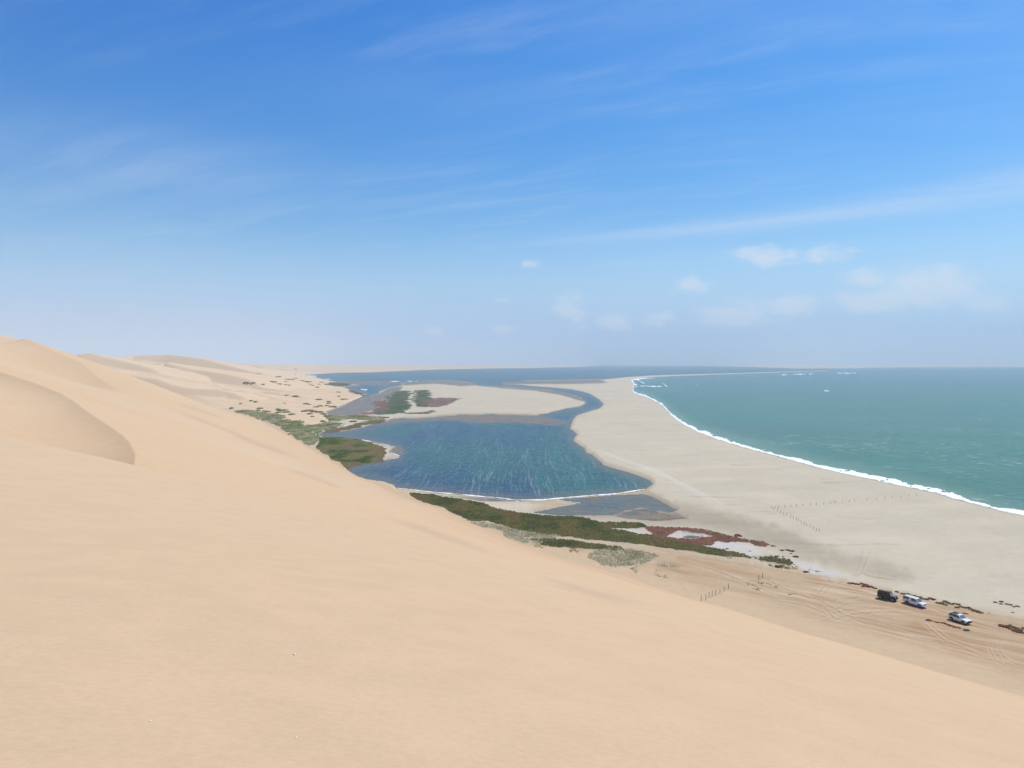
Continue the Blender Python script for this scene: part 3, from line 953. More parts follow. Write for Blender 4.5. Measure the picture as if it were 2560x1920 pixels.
def water_mat(name, deep, deep2, shallow, lagoon):
    m, k, b = new_mat(name)
    geo = k.node('ShaderNodeNewGeometry')
    pos = geo.outputs['Position']
    sh = k.node('ShaderNodeAttribute', attribute_name='shallow')
    rg = k.node('ShaderNodeAttribute', attribute_name='range')
    rgf = rg.outputs['Fac']
    if lagoon:
        n = k.noise(k.drawn(pos, 0, (1.3, 0.35, 1)), 0.012, 5, 0.6)
        band = k.noise(k.drawn(pos, 2, (1, 0.10, 1)), 0.10, 4, 0.6)
        chop = k.noise(k.drawn(pos, 4, (1, 0.30, 1)), 0.45, 4, 0.7)
    else:
        n = k.noise(k.drawn(pos, 14, (0.35, 1, 1)), 0.006, 5, 0.6)
        band = k.noise(k.drawn(pos, 16, (0.14, 1, 1)), 0.030, 5, 0.62)
        chop = k.noise(k.drawn(pos, 12, (0.4, 1, 1)), 0.28, 4, 0.7)
    c = k.mix(k.ramp(n, 0.36, 0.64), deep, deep2)
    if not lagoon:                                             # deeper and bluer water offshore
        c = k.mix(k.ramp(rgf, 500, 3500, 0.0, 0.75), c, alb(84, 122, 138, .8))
    # shoals and swell show as slightly lighter and darker bands
    c = k.mix(k.ramp(band, 0.38, 0.72, 0.0, 0.40), c, tuple(v * 1.45 for v in deep2))
    c = k.mix(k.ramp(chop, 0.38, 0.70, 0.0, 0.5), c, tuple(v * 0.5 for v in deep))
    c = k.mix(sh.outputs['Fac'], c, shallow)
    if lagoon:
        # foam drawn out by the wind in long thin lines
        warp = k.node('ShaderNodeTexNoise')
        k.put(warp.inputs['Vector'], pos)
        warp.inputs['Scale'].default_value = 0.018
        va = k.node('ShaderNodeVectorMath', operation='MULTIPLY_ADD')
        k.l.new(warp.outputs['Color'], va.inputs[0])
        va.inputs[1].default_value = (7, 0, 0)
        k.l.new(pos, va.inputs[2])
        s1 = k.noise(k.drawn(va.outputs[0], 1, (1.0, 0.016, 1.0)), 0.85, 4, 0.62)
        s2 = k.noise(k.drawn(pos, 0, (1, 0.5, 1)), 0.022, 4, 0.6)
        fo = k.math('MULTIPLY', k.ramp(s1, 0.55, 0.70), k.ramp(s2, 0.38, 0.62, 0.25, 1.0))
        s3 = k.noise(k.drawn(va.outputs[0], 1, (1.0, 0.05, 1.0)), 1.5, 3, 0.6)
        fo = k.math('ADD', k.math('MULTIPLY', fo, 0.25), k.math('MULTIPLY', k.ramp(s3, 0.50, 0.78), 0.20), clamp=True)
        fo = k.math('MULTIPLY', fo, k.math('SUBTRACT', 1.0, k.math('MULTIPLY', sh.outputs['Fac'], 0.8)))
    else:
        # whitecaps, few and small near the shore, thickening in gusts further out
        s1 = k.noise(k.drawn(pos, 14, (0.5, 1.0, 1.0)), 0.30, 3, 0.55)
        s2 = k.noise(k.drawn(pos, 0, (0.5, 1, 1)), 0.009, 4, 0.6)
        fo = k.math('MULTIPLY', k.ramp(s1, 0.60, 0.66), k.ramp(s2, 0.42, 0.60, 0.1, 1.0))
        s3 = k.noise(k.drawn(pos, 14, (0.5, 1.0, 1.0)), 0.085, 3, 0.55)
        fo = k.math('ADD', fo, k.math('MULTIPLY', k.ramp(s3, 0.61, 0.68), k.ramp(rgf, 700, 1800)), clamp=True)
        fo = k.math('MULTIPLY', fo, 0.38)
    c = k.mix(fo, c, (0.70, 0.73, 0.73))
    k.l.new(c, b.inputs['Base Color'])
    k.l.new(k.ramp(fo, 0, 0.6, 0.28, 0.8), b.inputs['Roughness'])
    b.inputs['IOR'].default_value = 1.33
    b.inputs['Specular IOR Level'].default_value = 0.17
    bump = k.node('ShaderNodeBump')
    wv = k.math('ADD', k.math('MULTIPLY', k.noise(k.drawn(pos, 14, (0.5, 1, 1)), 0.22, 4, 0.6), 1.6), k.math('MULTIPLY', k.noise(k.drawn(pos, 0, (1, 1, 1)), 1.1, 3, 0.6), 0.35))
    k.l.new(wv, bump.inputs['Height'])
    bump.inputs['Strength'].default_value = 0.35
    bump.inputs['Distance'].default_value = 1.0
    k.l.new(bump.outputs[0], b.inputs['Normal'])
    return m


# ground sheet, graded so that its cells shrink towards the lookout
ang = np.radians(np.linspace(-50, 50, 1700))
vv = np.concatenate([np.linspace(908.2, 912, 14), np.arange(912.35, 965, 0.35), np.arange(965.5, 1200, 0.85), np.arange(1201, 2080, 1.5)])
rr = CAMZ * FPX / (vv[::-1] - HORIZON)
GX = rr[:, None] * np.tan(ang)[None, :]
GY = np.repeat(rr[:, None], len(ang), 1)
GH, W = h_ground(GX, GY)
gcol = paint(GX, GY, GH, False, W)
M_GROUND = sand_mat('beach_sand', False)
ground = grid_mesh('ground', GX, GY, GH, np.ones((GX.shape[0] - 1, GX.shape[1] - 1), bool), {'tint': gcol}, M_GROUND)
tag(ground, kind='structure')

# water sheet at level zero, split along the spit
low = np.minimum(np.minimum(GH[:-1, :-1], GH[1:, 1:]), np.minimum(GH[:-1, 1:], GH[1:, :-1])) < 0.03
sc_ = np.clip((W['v'] - HORIZON) / 150.0, 0.05, 1.2)
mudw = sst(W['mud'], -4 * sc_, 6 * sc_)
shal = np.clip(sst(W['sd'], 20 * sc_, 0) * 0.6 * sst(W['v'], 938, 960) + 0.75 * mudw + 0.5 * sst(W['sp'], -2, 6), 0, 0.9)
sea_side = (W['so'] > W['sl']) & (W['so'] > W['sp'])
sea_side |= W['sf'] > np.maximum(W['sl'], W['so'])
# everything to the right of the spit is open sea
ss = sea_side[:-1, :-1]
shal_sea = np.clip(sst(W['so'], 34 * sc_, 0) * 0.55 * sst(W['v'], 938, 960), 0, 1)
Z0 = np.zeros_like(GX)
rng_attr = np.hypot(GX, GY)
M_LAG = water_mat('lagoon_water', alb(30, 70, 96, .8), alb(36, 98, 86, .8), alb(118, 110, 92, .8), True)
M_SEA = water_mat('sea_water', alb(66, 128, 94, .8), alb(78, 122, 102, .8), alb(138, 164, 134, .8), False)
lagoon = grid_mesh('lagoon', GX, GY, Z0, low & ~ss, {'shallow': shal, 'range': rng_attr}, M_LAG)
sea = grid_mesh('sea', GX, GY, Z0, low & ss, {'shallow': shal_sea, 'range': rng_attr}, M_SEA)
tag(lagoon, kind='structure')
tag(sea, kind='structure')

# foam
M_FOAM = plain('sea_foam', (0.80, 0.82, 0.82), 0.7, var=0.06, scale=0.6)


def foam_band(name, field, label):
    keepv = field > 0
    k4 = (keepv[:-1, :-1].astype(int) + keepv[1:, 1:] + keepv[:-1, 1:] + keepv[1:, :-1]) >= 3
    hz = 0.06 + 0.30 * sst(fbm(GX / 3.0, GY / 3.0, 3, 201), -0.2, 0.6) * sst(field, 0, 1.5)
    o = grid_mesh(name, GX, GY, np.maximum(hz, GH + 0.06), k4, {}, M_FOAM)
    return tag(o, label, 'foam', kind='stuff')


fn = fbm(GX / 12, GY / 12, 4, 203, 0.6)
fn2 = fbm(GX / 5, GY / 5, 3, 207, 0.6)
dshore, ash = line_d(W['ju'], W['jv'], OCEAN_SHORE, 30)
uw = np.clip((W['v'] - HORIZON) / 260.0, 0.04, 1.2)
wid = (6.8 * uw + 0.9) * (0.75 + 1.1 * fn)
f_surf = np.where((W['so'] > -2.0 * uw) & (W['v'] > 945), np.minimum(wid - W['so'], 2.2 + 9 * (fn2 + 0.40) - 3.5 * np.clip(W['so'] / (wid + .1), 0, 1)), -1)
f_surf = np.where(W['u'] < 1576, -1, f_surf)
foam_band('surf_foam', f_surf, 'white band of broken surf along the ocean edge of the sand spit')
def ribbon(bm, pts, w, seed, gaps=0.0):
    """a thin line of foam lying along a shore"""
    P = np.asarray(pts, float)
    seg = np.hypot(*(np.diff(P, axis=0).T))
    L = np.concatenate([[0], np.cumsum(seg)])
    tt = np.arange(0, L[-1], 1.2)
    cu, cv = np.interp(tt, L, P[:, 0]), np.interp(tt, L, P[:, 1])
    k5 = np.ones(9) / 9
    if len(tt) > 30:
        pad = lambda a_: np.convolve(np.pad(a_, 4, 'edge'), k5, 'valid')
        cu, cv = pad(cu), pad(cv)
    n1, n2 = fbm(tt / 26, tt * 0 + seed, 3, 401), fbm(tt / 7, tt * 0 + seed, 2, 403)
    cv = cv + 0.5 * n1
    hw_ = np.maximum(w * (0.55 + 0.55 * n1 + 0.35 * n2), 0.12)
    x0, y0 = unproj(cu, cv - hw_, 0.1)
    x1, y1 = unproj(cu, cv + hw_, 0.1)
    prev = None
    for q in range(len(tt)):
        if gaps and n2[q] + n1[q] < gaps - 0.9:
            prev = None
            continue
        zz = 0.10 + 0.08 * float(n2[q])
        row = [bm.verts.new((x0[q], y0[q], 0.07)), bm.verts.new(((x0[q] + x1[q]) / 2, (y0[q] + y1[q]) / 2, zz + .08)), bm.verts.new((x1[q], y1[q], 0.09))]
        if prev:
            bm.faces.new((prev[0], prev[1], row[1], row[0]))
            bm.faces.new((prev[1], prev[2], row[2], row[1]))
        prev = row


bm = bmesh.new()
ribbon(bm, [(1612, 1222.5)] + LAG_LOW[3:14], 1.5, 1)
ribbon(bm, [(990, 1119), (974, 1114), (945, 1107), (916, 1101), (895, 1098)], 1.2, 3)
ribbon(bm, [(974, 1148), (990, 1145), (997, 1143), (999, 1139), (986, 1135), (976, 1131)], 1.1, 4)
ribbon(bm, [(1452, 1258), (1400, 1251), (1340, 1250.5)], 0.8, 6)
ribbon(bm, [(1300, 1253), (1250, 1257), (1190, 1255), (1120, 1245)], 0.9, 7, 0.7)
me = bpy.data.meshes.new('lagoon_foam')
bm.to_mesh(me)
bm.free()
me.materials.append(M_FOAM)
o = bpy.data.objects.new('lagoon_foam', me)
COL.objects.link(o)
tag(o, 'thin white foam line washed onto the near shore of the lagoon', 'foam', kind='stuff')
shoal = np.full(GX.shape, -1.0)
for (a, b, w) in (((1590, 947), (1612, 960), 1.4), ((1583, 957), (1592, 966), 2.4), ((1600, 965), (1655, 967), 0.8), ((1658, 958), (1668, 967), 1.0), ((1735, 960), (1745, 964), 0.7),
                  ((1955, 937), (1966, 937), 0.6), ((1985, 936), (2030, 935), 0.32), ((2095, 933), (2140, 932.5), 0.32), ((2060, 977), (2072, 977.5), 1.1),
                  ((899, 974), (922, 975), 1.3), ((980, 953.4), (1045, 952.8), 0.7), ((768, 940), (790, 940.5), 0.8), ((785, 947), (825, 948), 0.8)):
    dd, _ = line_d(W['ju'], W['jv'], [a, b], 12)
    shoal = np.maximum(shoal, w * (0.35 + 1.9 * fbm(np.arctan2(GX, GY) / 0.004, np.log(rng_attr) / 0.03, 3, 209)) - dd)
shoal = np.where(GH < 0.3, shoal, -1)
foam_band('breaker_foam', shoal, 'small white breakers scattered over the shoals off the spit')

# dune sheet
dang = np.radians(np.linspace(-60, 56, 1500))
drr = np.concatenate([np.geomspace(1.5, 60, 330), np.geomspace(60.4, 1200, 620)[0:], np.geomspace(1206, 9000, 330)])
DX = drr[:, None] * np.sin(dang)[None, :]
DY = drr[:, None] * np.cos(dang)[None, :] - 3.0
DH, Dd, Dd2, Dal = h_dune(DX, DY)
above = DH > -0.6
keep = above[:-1, :-1] | above[1:, 1:] | above[:-1, 1:] | above[1:, :-1]
dcol = paint(DX, DY, DH, True, None, Dd, Dd2, Dal)
M_DUNE = sand_mat('dune_sand', True)
dunes = grid_mesh('dunes', DX, DY, DH, keep, {'tint': dcol}, M_DUNE)
tag(dunes, kind='structure')


# ------------------------------------------------------------------ where things stand
def height(x, y):
    x, y = np.asarray(x, float), np.asarray(y, float)
    hg, _ = h_ground(x, y)
    return np.maximum(hg, h_dune(x, y)[0])


def on_ground(us, vs, tmin=60):
    """points of the terrain that lie under the given sight lines"""
    us, vs = np.asarray(us, float), np.asarray(vs, float)
    a, b = (us - IW / 2) / FPX, -(vs - IH / 2) / FPX
    d = np.stack([a, cp + b * sp, -sp + b * cp], -1)
    ts = np.geomspace(tmin, 9000, 420)
    X = d[:, None, 0] * ts
    Y = d[:, None, 1] * ts
    Zr = CAMZ + d[:, None, 2] * ts
    H = height(X, Y)
    below = Zr <= H
    i = np.argmax(below, 1)
    i = np.where(below.any(1), i, len(ts) - 1)
    i = np.maximum(i, 1)
    n = np.arange(len(us))
    f0, f1 = Zr[n, i - 1] - H[n, i - 1], Zr[n, i] - H[n, i]
    t = ts[i - 1] + (ts[i] - ts[i - 1]) * f0 / (f0 - f1 + 1e-9)
    x, y = d[:, 0] * t, d[:, 1] * t
    return x, y, height(x, y), t


ORD = ['first', 'second', 'third', 'fourth', 'fifth', 'sixth', 'seventh', 'eighth', 'ninth', 'tenth', 'eleventh', 'twelfth', 'thirteenth', 'fourteenth',
       'fifteenth', 'sixteenth', 'seventeenth', 'eighteenth', 'nineteenth', 'twentieth', 'twenty-first', 'twenty-second', 'twenty-third', 'twenty-fourth',
       'twenty-fifth', 'twenty-sixth', 'twenty-seventh', 'twenty-eighth', 'twenty-ninth', 'thirtieth', 'thirty-first', 'thirty-second', 'thirty-third', 'thirty-fourth']


# ------------------------------------------------------------------ low plant cover of the marshes (nobody could count it)
def cover_mat(name):
    m, k, b = new_mat(name)
    at = k.node('ShaderNodeAttribute', attribute_name='tint')
    geo = k.node('ShaderNodeNewGeometry')
    n = k.noise(geo.outputs['Position'], 2.5, 4, 0.6)
    f = k.ramp(n, 0.3, 0.7, 0.8, 1.2)
    comb = k.node('ShaderNodeCombineColor')
    for i in range(3):
        k.l.new(f, comb.inputs[i])
    k.l.new(k.mix(1.0, at.outputs['Color'], comb.outputs[0], 'MULTIPLY'), b.inputs['Base Color'])
    b.inputs['Roughness'].default_value = 0.85
    b.inputs['Specular IOR Level'].default_value = 0.2
    return m


M_COVER = cover_mat('marsh_plants')


def cover(name, label, polys, cols, radius, hgt, dens, holes=(), patch=0.0, cap=16000):
    px, py = [], []
    for p in polys:
        qx, qy = unproj([q[0] for q in p], [q[1] for q in p], 0.3)
        P = list(zip(qx, qy))
        x0, x1, y0, y1 = qx.min(), qx.max(), qy.min(), qy.max()
        dist = 0.5 * (y0 + y1)
        r = max(radius, 0.0011 * dist)
        n = int(min((x1 - x0) * (y1 - y0) / (r * r) * dens, 90000))
        mx_, my_ = 6 * r, 12 * r
        x, y = rng.uniform(x0 - mx_, x1 + mx_, n), rng.uniform(y0 - my_, y1 + my_, n)
        cu, cv = veg_uv(x, y, np.full(x.shape, 0.3))
        ok = poly_sd(cu, cv, p, 30) > -0.6
        for hp in holes:
            ok &= poly_sd(cu, cv, hp, 30) < 0
        if patch:
            ok &= fbm(x / (9 * r), y / (14 * r), 3, 317) + 0.5 * fbm(x / (2.5 * r), y / (2.5 * r), 2, 319) > patch
        px.append(np.stack([x[ok], y[ok], np.full(ok.sum(), r)], -1))
    P = np.concatenate(px)
    if len(P) > cap:
        P = P[rng.permutation(len(P))[:cap]]
    n = len(P)
    z = height(P[:, 0], P[:, 1])
    okz = z > -0.02
    P, z = P[okz], z[okz]
    n = len(P)
    K = 6
    r = P[:, 2] * rng.uniform(0.55, 1.25, n)
    hh = hgt * rng.uniform(0.5, 1.4, n) * (P[:, 2] / radius) ** 0.5
    a0 = rng.uniform(0, 6.28, n)
    ring = []
    for i in range(K):
        a = a0 + i * 2 * math.pi / K
        rad = r * rng.uniform(0.6, 1.3, n)
        ring.append(np.stack([P[:, 0] + np.cos(a) * rad, P[:, 1] + np.sin(a) * rad, z - 0.05 + hh * rng.uniform(0, 0.35, n)], -1))
    apex = np.stack([P[:, 0] + r * rng.uniform(-.4, .4, n), P[:, 1] + r * rng.uniform(-.4, .4, n), z + hh], -1)
    V = np.stack(ring + [apex], 1).reshape(-1, 3)
    base = np.arange(n)[:, None] * (K + 1)
    F = np.stack([np.stack([base[:, 0] + i, base[:, 0] + (i + 1) % K, base[:, 0] + K], -1) for i in range(K)], 1).reshape(-1, 3)
    me = bpy.data.meshes.new(name)
    me.vertices.add(len(V))
    me.vertices.foreach_set('co', V.astype(np.float32).ravel())
    me.loops.add(len(F) * 3)
    me.loops.foreach_set('vertex_index', F.astype(np.int32).ravel())
    me.polygons.add(len(F))
    me.polygons.foreach_set('loop_start', np.arange(0, len(F) * 3, 3, dtype=np.int32))
    me.polygons.foreach_set('loop_total', np.full(len(F), 3, np.int32))
    me.update(calc_edges=True)
    C = np.asarray(cols)
    cs_ = 16 * P[:, 2]
    w = np.clip((fbm(P[:, 0] / cs_.mean(), P[:, 1] / (1.6 * cs_.mean()), 4, 331) * 1.15 + 0.5) * (len(C) - 1) + rng.normal(0, 0.45, n), 0, len(C) - 1.001)
    i0 = w.astype(int)
    f = (w - i0)[:, None]
    cc = (C[i0] * (1 - f) + C[i0 + 1] * f) * rng.uniform(0.75, 1.3, (n, 1))
    cc = np.repeat(cc, K + 1, 0)
    a = me.attributes.new('tint', 'FLOAT_COLOR', 'POINT')
    rgba = np.ones((len(cc), 4), np.float32)
    rgba[:, :3] = cc
    a.data.foreach_set('color', rgba.ravel())
    me.materials.append(M_COVER)
    o = bpy.data.objects.new(name, me)
    COL.objects.link(o)
    return tag(o, label, 'plants', kind='stuff')


A = alb
cover('marsh_plants', 'dark green and brown low plant carpet between the dune foot and the pond', VEG['marsh'],
      [A(56, 70, 30), A(76, 80, 36), A(92, 90, 44), A(98, 84, 50)], 0.42, 0.34, 1.5, HOLES, cap=22000)
cover('headland_plants', 'rounded green marsh headland jutting into the lagoon below the dune', VEG['headland'],
      [A(58, 72, 34), A(88, 98, 46), A(110, 112, 60), A(118, 96, 72)], 0.6, 0.4, 1.5, patch=-0.75)
cover('belt_plants', 'grey green belt of bushes along the far foot of the big dune', VEG['belt'],
      [A(104, 114, 66), A(134, 136, 98), A(160, 152, 126), A(96, 106, 62)], 0.8, 0.9, 1.5, patch=-0.5)
cover('shore_plants', 'thin brown strip of plants along the far lagoon bank', VEG['brown'],
      [A(104, 88, 66), A(124, 102, 82), A(96, 96, 66)], 0.7, 0.35, 1.3)
cover('island_plants', 'dark green marsh patches on the pale sand island', VEG['islet'],
      [A(66, 84, 58), A(84, 98, 70), A(100, 104, 80)], 1.0, 0.4, 1.4, patch=-0.30)
cover('island_samphire', 'dull red marsh plants on and beside the pale sand island', VEG['isletred'],
      [A(146, 108, 104), A(128, 100, 92), A(112, 100, 86)], 1.0, 0.3, 1.2, patch=-0.3)
cover('red_samphire', 'rust red marsh plants around the white salt pans', VEG['red'],
      [A(116, 76, 58), A(132, 90, 72), A(106, 78, 58)], 0.4, 0.28, 1.5, HOLES)
cover('grey_scrub', 'thin grey green scrub scattered on the sand in front of the marsh', VEG['grey'],
      [A(150, 144, 116), A(166, 158, 134), A(128, 126, 92)], 0.33, 0.30, 1.0, patch=-0.22)
cover('marsh_litter', 'sparse dark specks of plants at the sandy end of the marsh',
      [[(1290, 1358), (1400, 1368), (1480, 1376), (1470, 1386), (1380, 1376)], [(1780, 1384), (1860, 1388), (1960, 1402), (2000, 1412), (2060, 1434), (1960, 1424), (1850, 1402)],
       [(1030, 1237), (1110, 1240), (1160, 1248), (1090, 1243)], [(1850, 1455), (1920, 1462), (2010, 1486), (1960, 1492), (1880, 1478)], [(1640, 1425), (1720, 1440), (1700, 1452), (1640, 1440)], [(2430, 1590), (2480, 1620), (2440, 1616)], [(1185, 1262), (1240, 1272), (1312, 1276), (1290, 1280), (1220, 1272)], [(820, 1040), (870, 1062), (840, 1074), (790, 1066)],
       [(1720, 1290), (1640, 1280), (1560, 1284), (1600, 1296), (1690, 1300)]],
      [A(124, 114, 74), A(140, 122, 90), A(152, 140, 106)], 0.3, 0.18, 0.6, patch=0.30)


# ------------------------------------------------------------------ single bushes
def leaf_mesh(name, n, flat, seed, mat, leaf=0.16):
    """a bush of many small leaf faces, about 1 m wide, uneven outline"""
    r = np.random.default_rng(seed)
    lobes = [(r.uniform(-.3, .3), r.uniform(-.3, .3), r.uniform(.22, .38)) for _ in range(6)]
    bm = bmesh.new()
    for i in range(n):
        lx, ly, lr = lobes[r.integers(len(lobes))]
        d = r.normal(size=3)
        d /= np.linalg.norm(d)
        d[2] = abs(d[2])
        q = d * lr * r.uniform(0.55, 1.05)
        c = Vector((lx + q[0], ly + q[1], q[2] * flat * 1.6 + 0.02))
        nrm = Vector((d[0], d[1], d[2] + 0.4)).normalized()
        t = nrm.orthogonal().normalized()
        t.rotate(Matrix.Rotation(r.uniform(0, 6.28), 3, nrm))
        s = nrm.cross(t)
        w = leaf * r.uniform(0.5, 1.2)
        l = leaf * r.uniform(0.8, 1.6)
        tip = nrm * r.uniform(-.05, .10)
        vs = [bm.verts.new(c - t * w * .5), bm.verts.new(c + s * l * .5 * .6 + tip * .5), bm.verts.new(c + t * w * .5), bm.verts.new(c - s * l * .5)]
        bm.faces.new(vs)
    # woody base inside the leaves
    for (lx, ly, lr) in lobes:
        m = Matrix.Translation((lx, ly, 0)) @ Matrix.Diagonal((lr * .8, lr * .8, lr * flat * 1.2, 1))
        bmesh.ops.create_icosphere(bm, subdivisions=1, radius=1.0, matrix=m)
    me = bpy.data.meshes.new(name)
    bm.to_mesh(me)
    bm.free()
    me.materials.append(mat)
    return me


def bush_mat(name, c1, c2):
    m, k, b = new_mat(name)
    oi = k.node('ShaderNodeObjectInfo')
    geo = k.node('ShaderNodeNewGeometry')
    n = k.noise(geo.outputs['Position'], 2.2, 4, 0.6)
    f = k.math('ADD', k.ramp(n, 0.3, 0.7), k.math('MULTIPLY', k.math('SUBTRACT', oi.outputs['Random'], 0.5), 0.7), clamp=True)
    k.l.new(k.mix(f, c1, c2), b.inputs['Base Color'])
    b.inputs['Roughness'].default_value = 0.8
    b.inputs['Specular IOR Level'].default_value = 0.2
    return m


BM = {
    'red': bush_mat('rust_leaves', A(146, 80, 56), A(172, 108, 80)),
    'olive': bush_mat('olive_leaves', A(112, 98, 52), A(152, 134, 80)),
    'dark': bush_mat('dark_leaves', A(98, 80, 56), A(134, 112, 80)),
    'grey': bush_mat('grey_leaves', A(128, 120, 94), A(152, 140, 112)),
    'green': bush_mat('green_leaves', A(104, 114, 66), A(132, 136, 86)),
}
BMESH = {k_: [leaf_mesh(k_ + '_bush', 240, 0.55 if k_ in ('grey', 'green') else 0.42, 900 + 10 * i + j, BM[k_]) for j in range(3)] for i, k_ in enumerate(BM)}


def bushes(kind_default, rows, name, cat, group, label_fn, hscale=1.0, depth=0.8):
    rows = sorted(rows, key=lambda r: r[0])
    x, y, z, t = on_ground([r[0] for r in rows], [r[1] for r in rows])
    for i, rw in enumerate(rows):
        kd = rw[3] if len(rw) > 3 else kind_default
        o = bpy.data.objects.new(name, random.choice(BMESH[kd]))
        COL.objects.link(o)
        w = rw[2] * t[i] / FPX
        dp = w * depth * random.uniform(0.8, 1.2)
        o.location = (x[i], y[i], z[i] - 0.03)
        o.scale = (w * 1.25, dp * 1.6, min(w, 4.5 if kd in ('grey', 'green') else 2.6) * hscale * random.uniform(1.9, 2.7))
        o.rotation_euler = (0, 0, random.uniform(-0.35, 0.35) - 0.35)
        tag(o, label_fn(i, kd, rw), cat, group)


LOOK = {'red': 'rust red', 'olive': 'olive brown', 'dark': 'dark brown', 'grey': 'grey', 'green': 'green'}
z8 = lambda L: [(2120 + a / 5.027, 1440 + b / 5.027, c / 5.027, d) for a, b, c, d in L]
bushes('red', z8([(20, 95, 50, 'red'), (70, 97, 55, 'red'), (125, 108, 60, 'red'), (185, 98, 55, 'red'), (245, 132, 95, 'red'), (300, 140, 50, 'red'), (338, 158, 50, 'dark')]),
       'succulent_bush', 'bush', 'red bushes in the row behind the dark off-roader',
       lambda i, k, r: f'low {LOOK[k]} bush, {ORD[i]} from the left in the row behind the dark off-roader', 0.55, 0.7)
bushes('olive', z8([(623, 204, 45, 'dark'), (690, 226, 55, 'olive'), (740, 234, 60, 'olive'), (790, 246, 60, 'olive'), (845, 256, 55, 'dark'), (895, 272, 60, 'olive'), (940, 286, 60, 'olive'),
                    (985, 298, 60, 'dark'), (1040, 288, 55, 'red'), (1075, 300, 50, 'dark'), (1130, 340, 55, 'olive'), (1175, 350, 60, 'dark'), (1225, 362, 50, 'olive'), (1215, 322, 50, 'dark'),
                    (1262, 338, 60, 'olive'), (1310, 358, 55, 'olive'), (1345, 352, 50, 'red'), (1385, 362, 45, 'dark'), (1375, 398, 60, 'olive'), (1420, 386, 50, 'olive'), (1470, 402, 60, 'olive'),
                    (1515, 402, 45, 'dark'), (1550, 420, 65, 'olive'), (1600, 440, 80, 'olive'), (1650, 456, 70, 'olive'), (1770, 467, 22, 'dark')]),
       'succulent_bush', 'bush', 'bushes in the row behind the white cars',
       lambda i, k, r: f'low {LOOK[k]} bush, {ORD[i]} from the left in the row behind the white cars', 0.55, 0.7)
bushes('dark', z8([(1455, 470, 40, 'dark'), (1490, 478, 40, 'dark')]), 'dead_clump', 'bush', 'clumps beside the white estate car',
       lambda i, k, r: f'dry brown clump close behind the nearest white car, {("left", "right")[i]} one of two', 0.5, 0.7)
bushes('red', z8([(1030, 562, 70, 'red'), (1115, 583, 50, 'red'), (1165, 588, 40, 'red'), (1205, 596, 60, 'red'), (1255, 614, 50, 'red'), (1300, 628, 60, 'red'), (1352, 642, 55, 'red'), (1395, 655, 45, 'red'), (1485, 685, 65, 'dark')]),
       'succulent_bush', 'bush', 'red bushes in front of the nearest white car',
       lambda i, k, r: f'low {LOOK[k]} bush, {ORD[i]} from the left in front of the nearest white car', 0.5, 0.7)
bushes('dark', z8([(1860, 335, 42, 'dark'), (1925, 327, 50, 'dark'), (1920, 354, 40, 'dark'), (1990, 356, 40, 'dark'), (2040, 366, 50, 'dark'), (2085, 388, 35, 'dark'), (2140, 386, 45, 'dark'), (2070, 460, 30, 'dark')]),
       'succulent_bush', 'bush', 'bushes out on the pale beach',
       lambda i, k, r: f'small dark brown bush out on the pale right beach, {ORD[i]} from the left', 0.5, 0.7)
bushes('olive', z8([(1940, 630, 70, 'red'), (1985, 645, 70, 'red'), (2030, 640, 75, 'dark'), (2060, 668, 70, 'olive'), (2100, 660, 75, 'olive'), (2105, 700, 60, 'red'), (2150, 690, 75, 'olive'), (2185, 715, 60, 'dark'), (2200, 660, 40, 'green')]),
       'succulent_bush', 'bush', 'big bushes at the right edge of the sand track',
       lambda i, k, r: f'{LOOK[k]} bush in the patch at the right photo edge, {ORD[i]} from the left', 0.65, 0.8)
z6 = lambda L: [(1400 + a / 3.456, 1180 + b / 3.456, c / 3.456, d) for a, b, c, d in L]
bushes('dark', z6([(1545, 553, 55, 'red'), (1845, 641, 34, 'red'), (1918, 679, 34, 'dark'), (1975, 678, 36, 'dark'), (2003, 686, 40, 'olive'), (1996, 706, 24, 'dark'), (2035, 735, 44, 'dark'), (1888, 728, 20, 'dark'),
                   (1926, 730, 18, 'dark'), (1442, 667, 28, 'dark'), (1640, 685, 18, 'dark'), (1890, 822, 60, 'dark'), (1820, 808, 26, 'dark'), (1955, 832, 30, 'dark'), (2125, 866, 46, 'dark')]),
       'succulent_bush', 'bush', 'bushes on the salty ground at the end of the marsh',
       lambda i, k, r: f'small {LOOK[k]} bush on salty ground beyond the red marsh, {ORD[i]} from the left', 0.5, 0.7)
zf = lambda L: [(560 + a / 4.424, 900 + b / 4.424, c / 4.424, d) for a, b, c, d in L]
bushes('grey', zf([(380, 155, 38, 'grey'), (785, 101, 30, 'grey'), (780, 158, 28, 'grey'), (595, 180, 55, 'grey'), (575, 190, 40, 'grey'), (240, 246, 55, 'grey'), (270, 256, 40, 'grey'), (330, 256, 40, 'grey'), (300, 270, 22, 'grey'), (420, 268, 45, 'grey'),
                   (540, 242, 60, 'grey'), (520, 238, 40, 'grey'), (605, 264, 52, 'grey'), (680, 242, 42, 'grey'), (700, 214, 70, 'grey'), (740, 214, 60, 'grey'), (780, 203, 60, 'grey'), (850, 228, 70, 'grey'), (890, 236, 80, 'grey'), (930, 240, 60, 'grey'),
                   (675, 272, 40, 'grey'), (712, 276, 46, 'grey'), (945, 268, 50, 'grey'), (970, 282, 40, 'grey'), (1020, 302, 45, 'grey'), (1045, 270, 50, 'grey'), (1065, 245, 60, 'grey')]),
       'dune_bush', 'bush', 'bushes on the distant dunes',
       lambda i, k, r: f'tiny grey bush on the distant pale dunes, {ORD[i]} from the left', 0.36, 0.7)
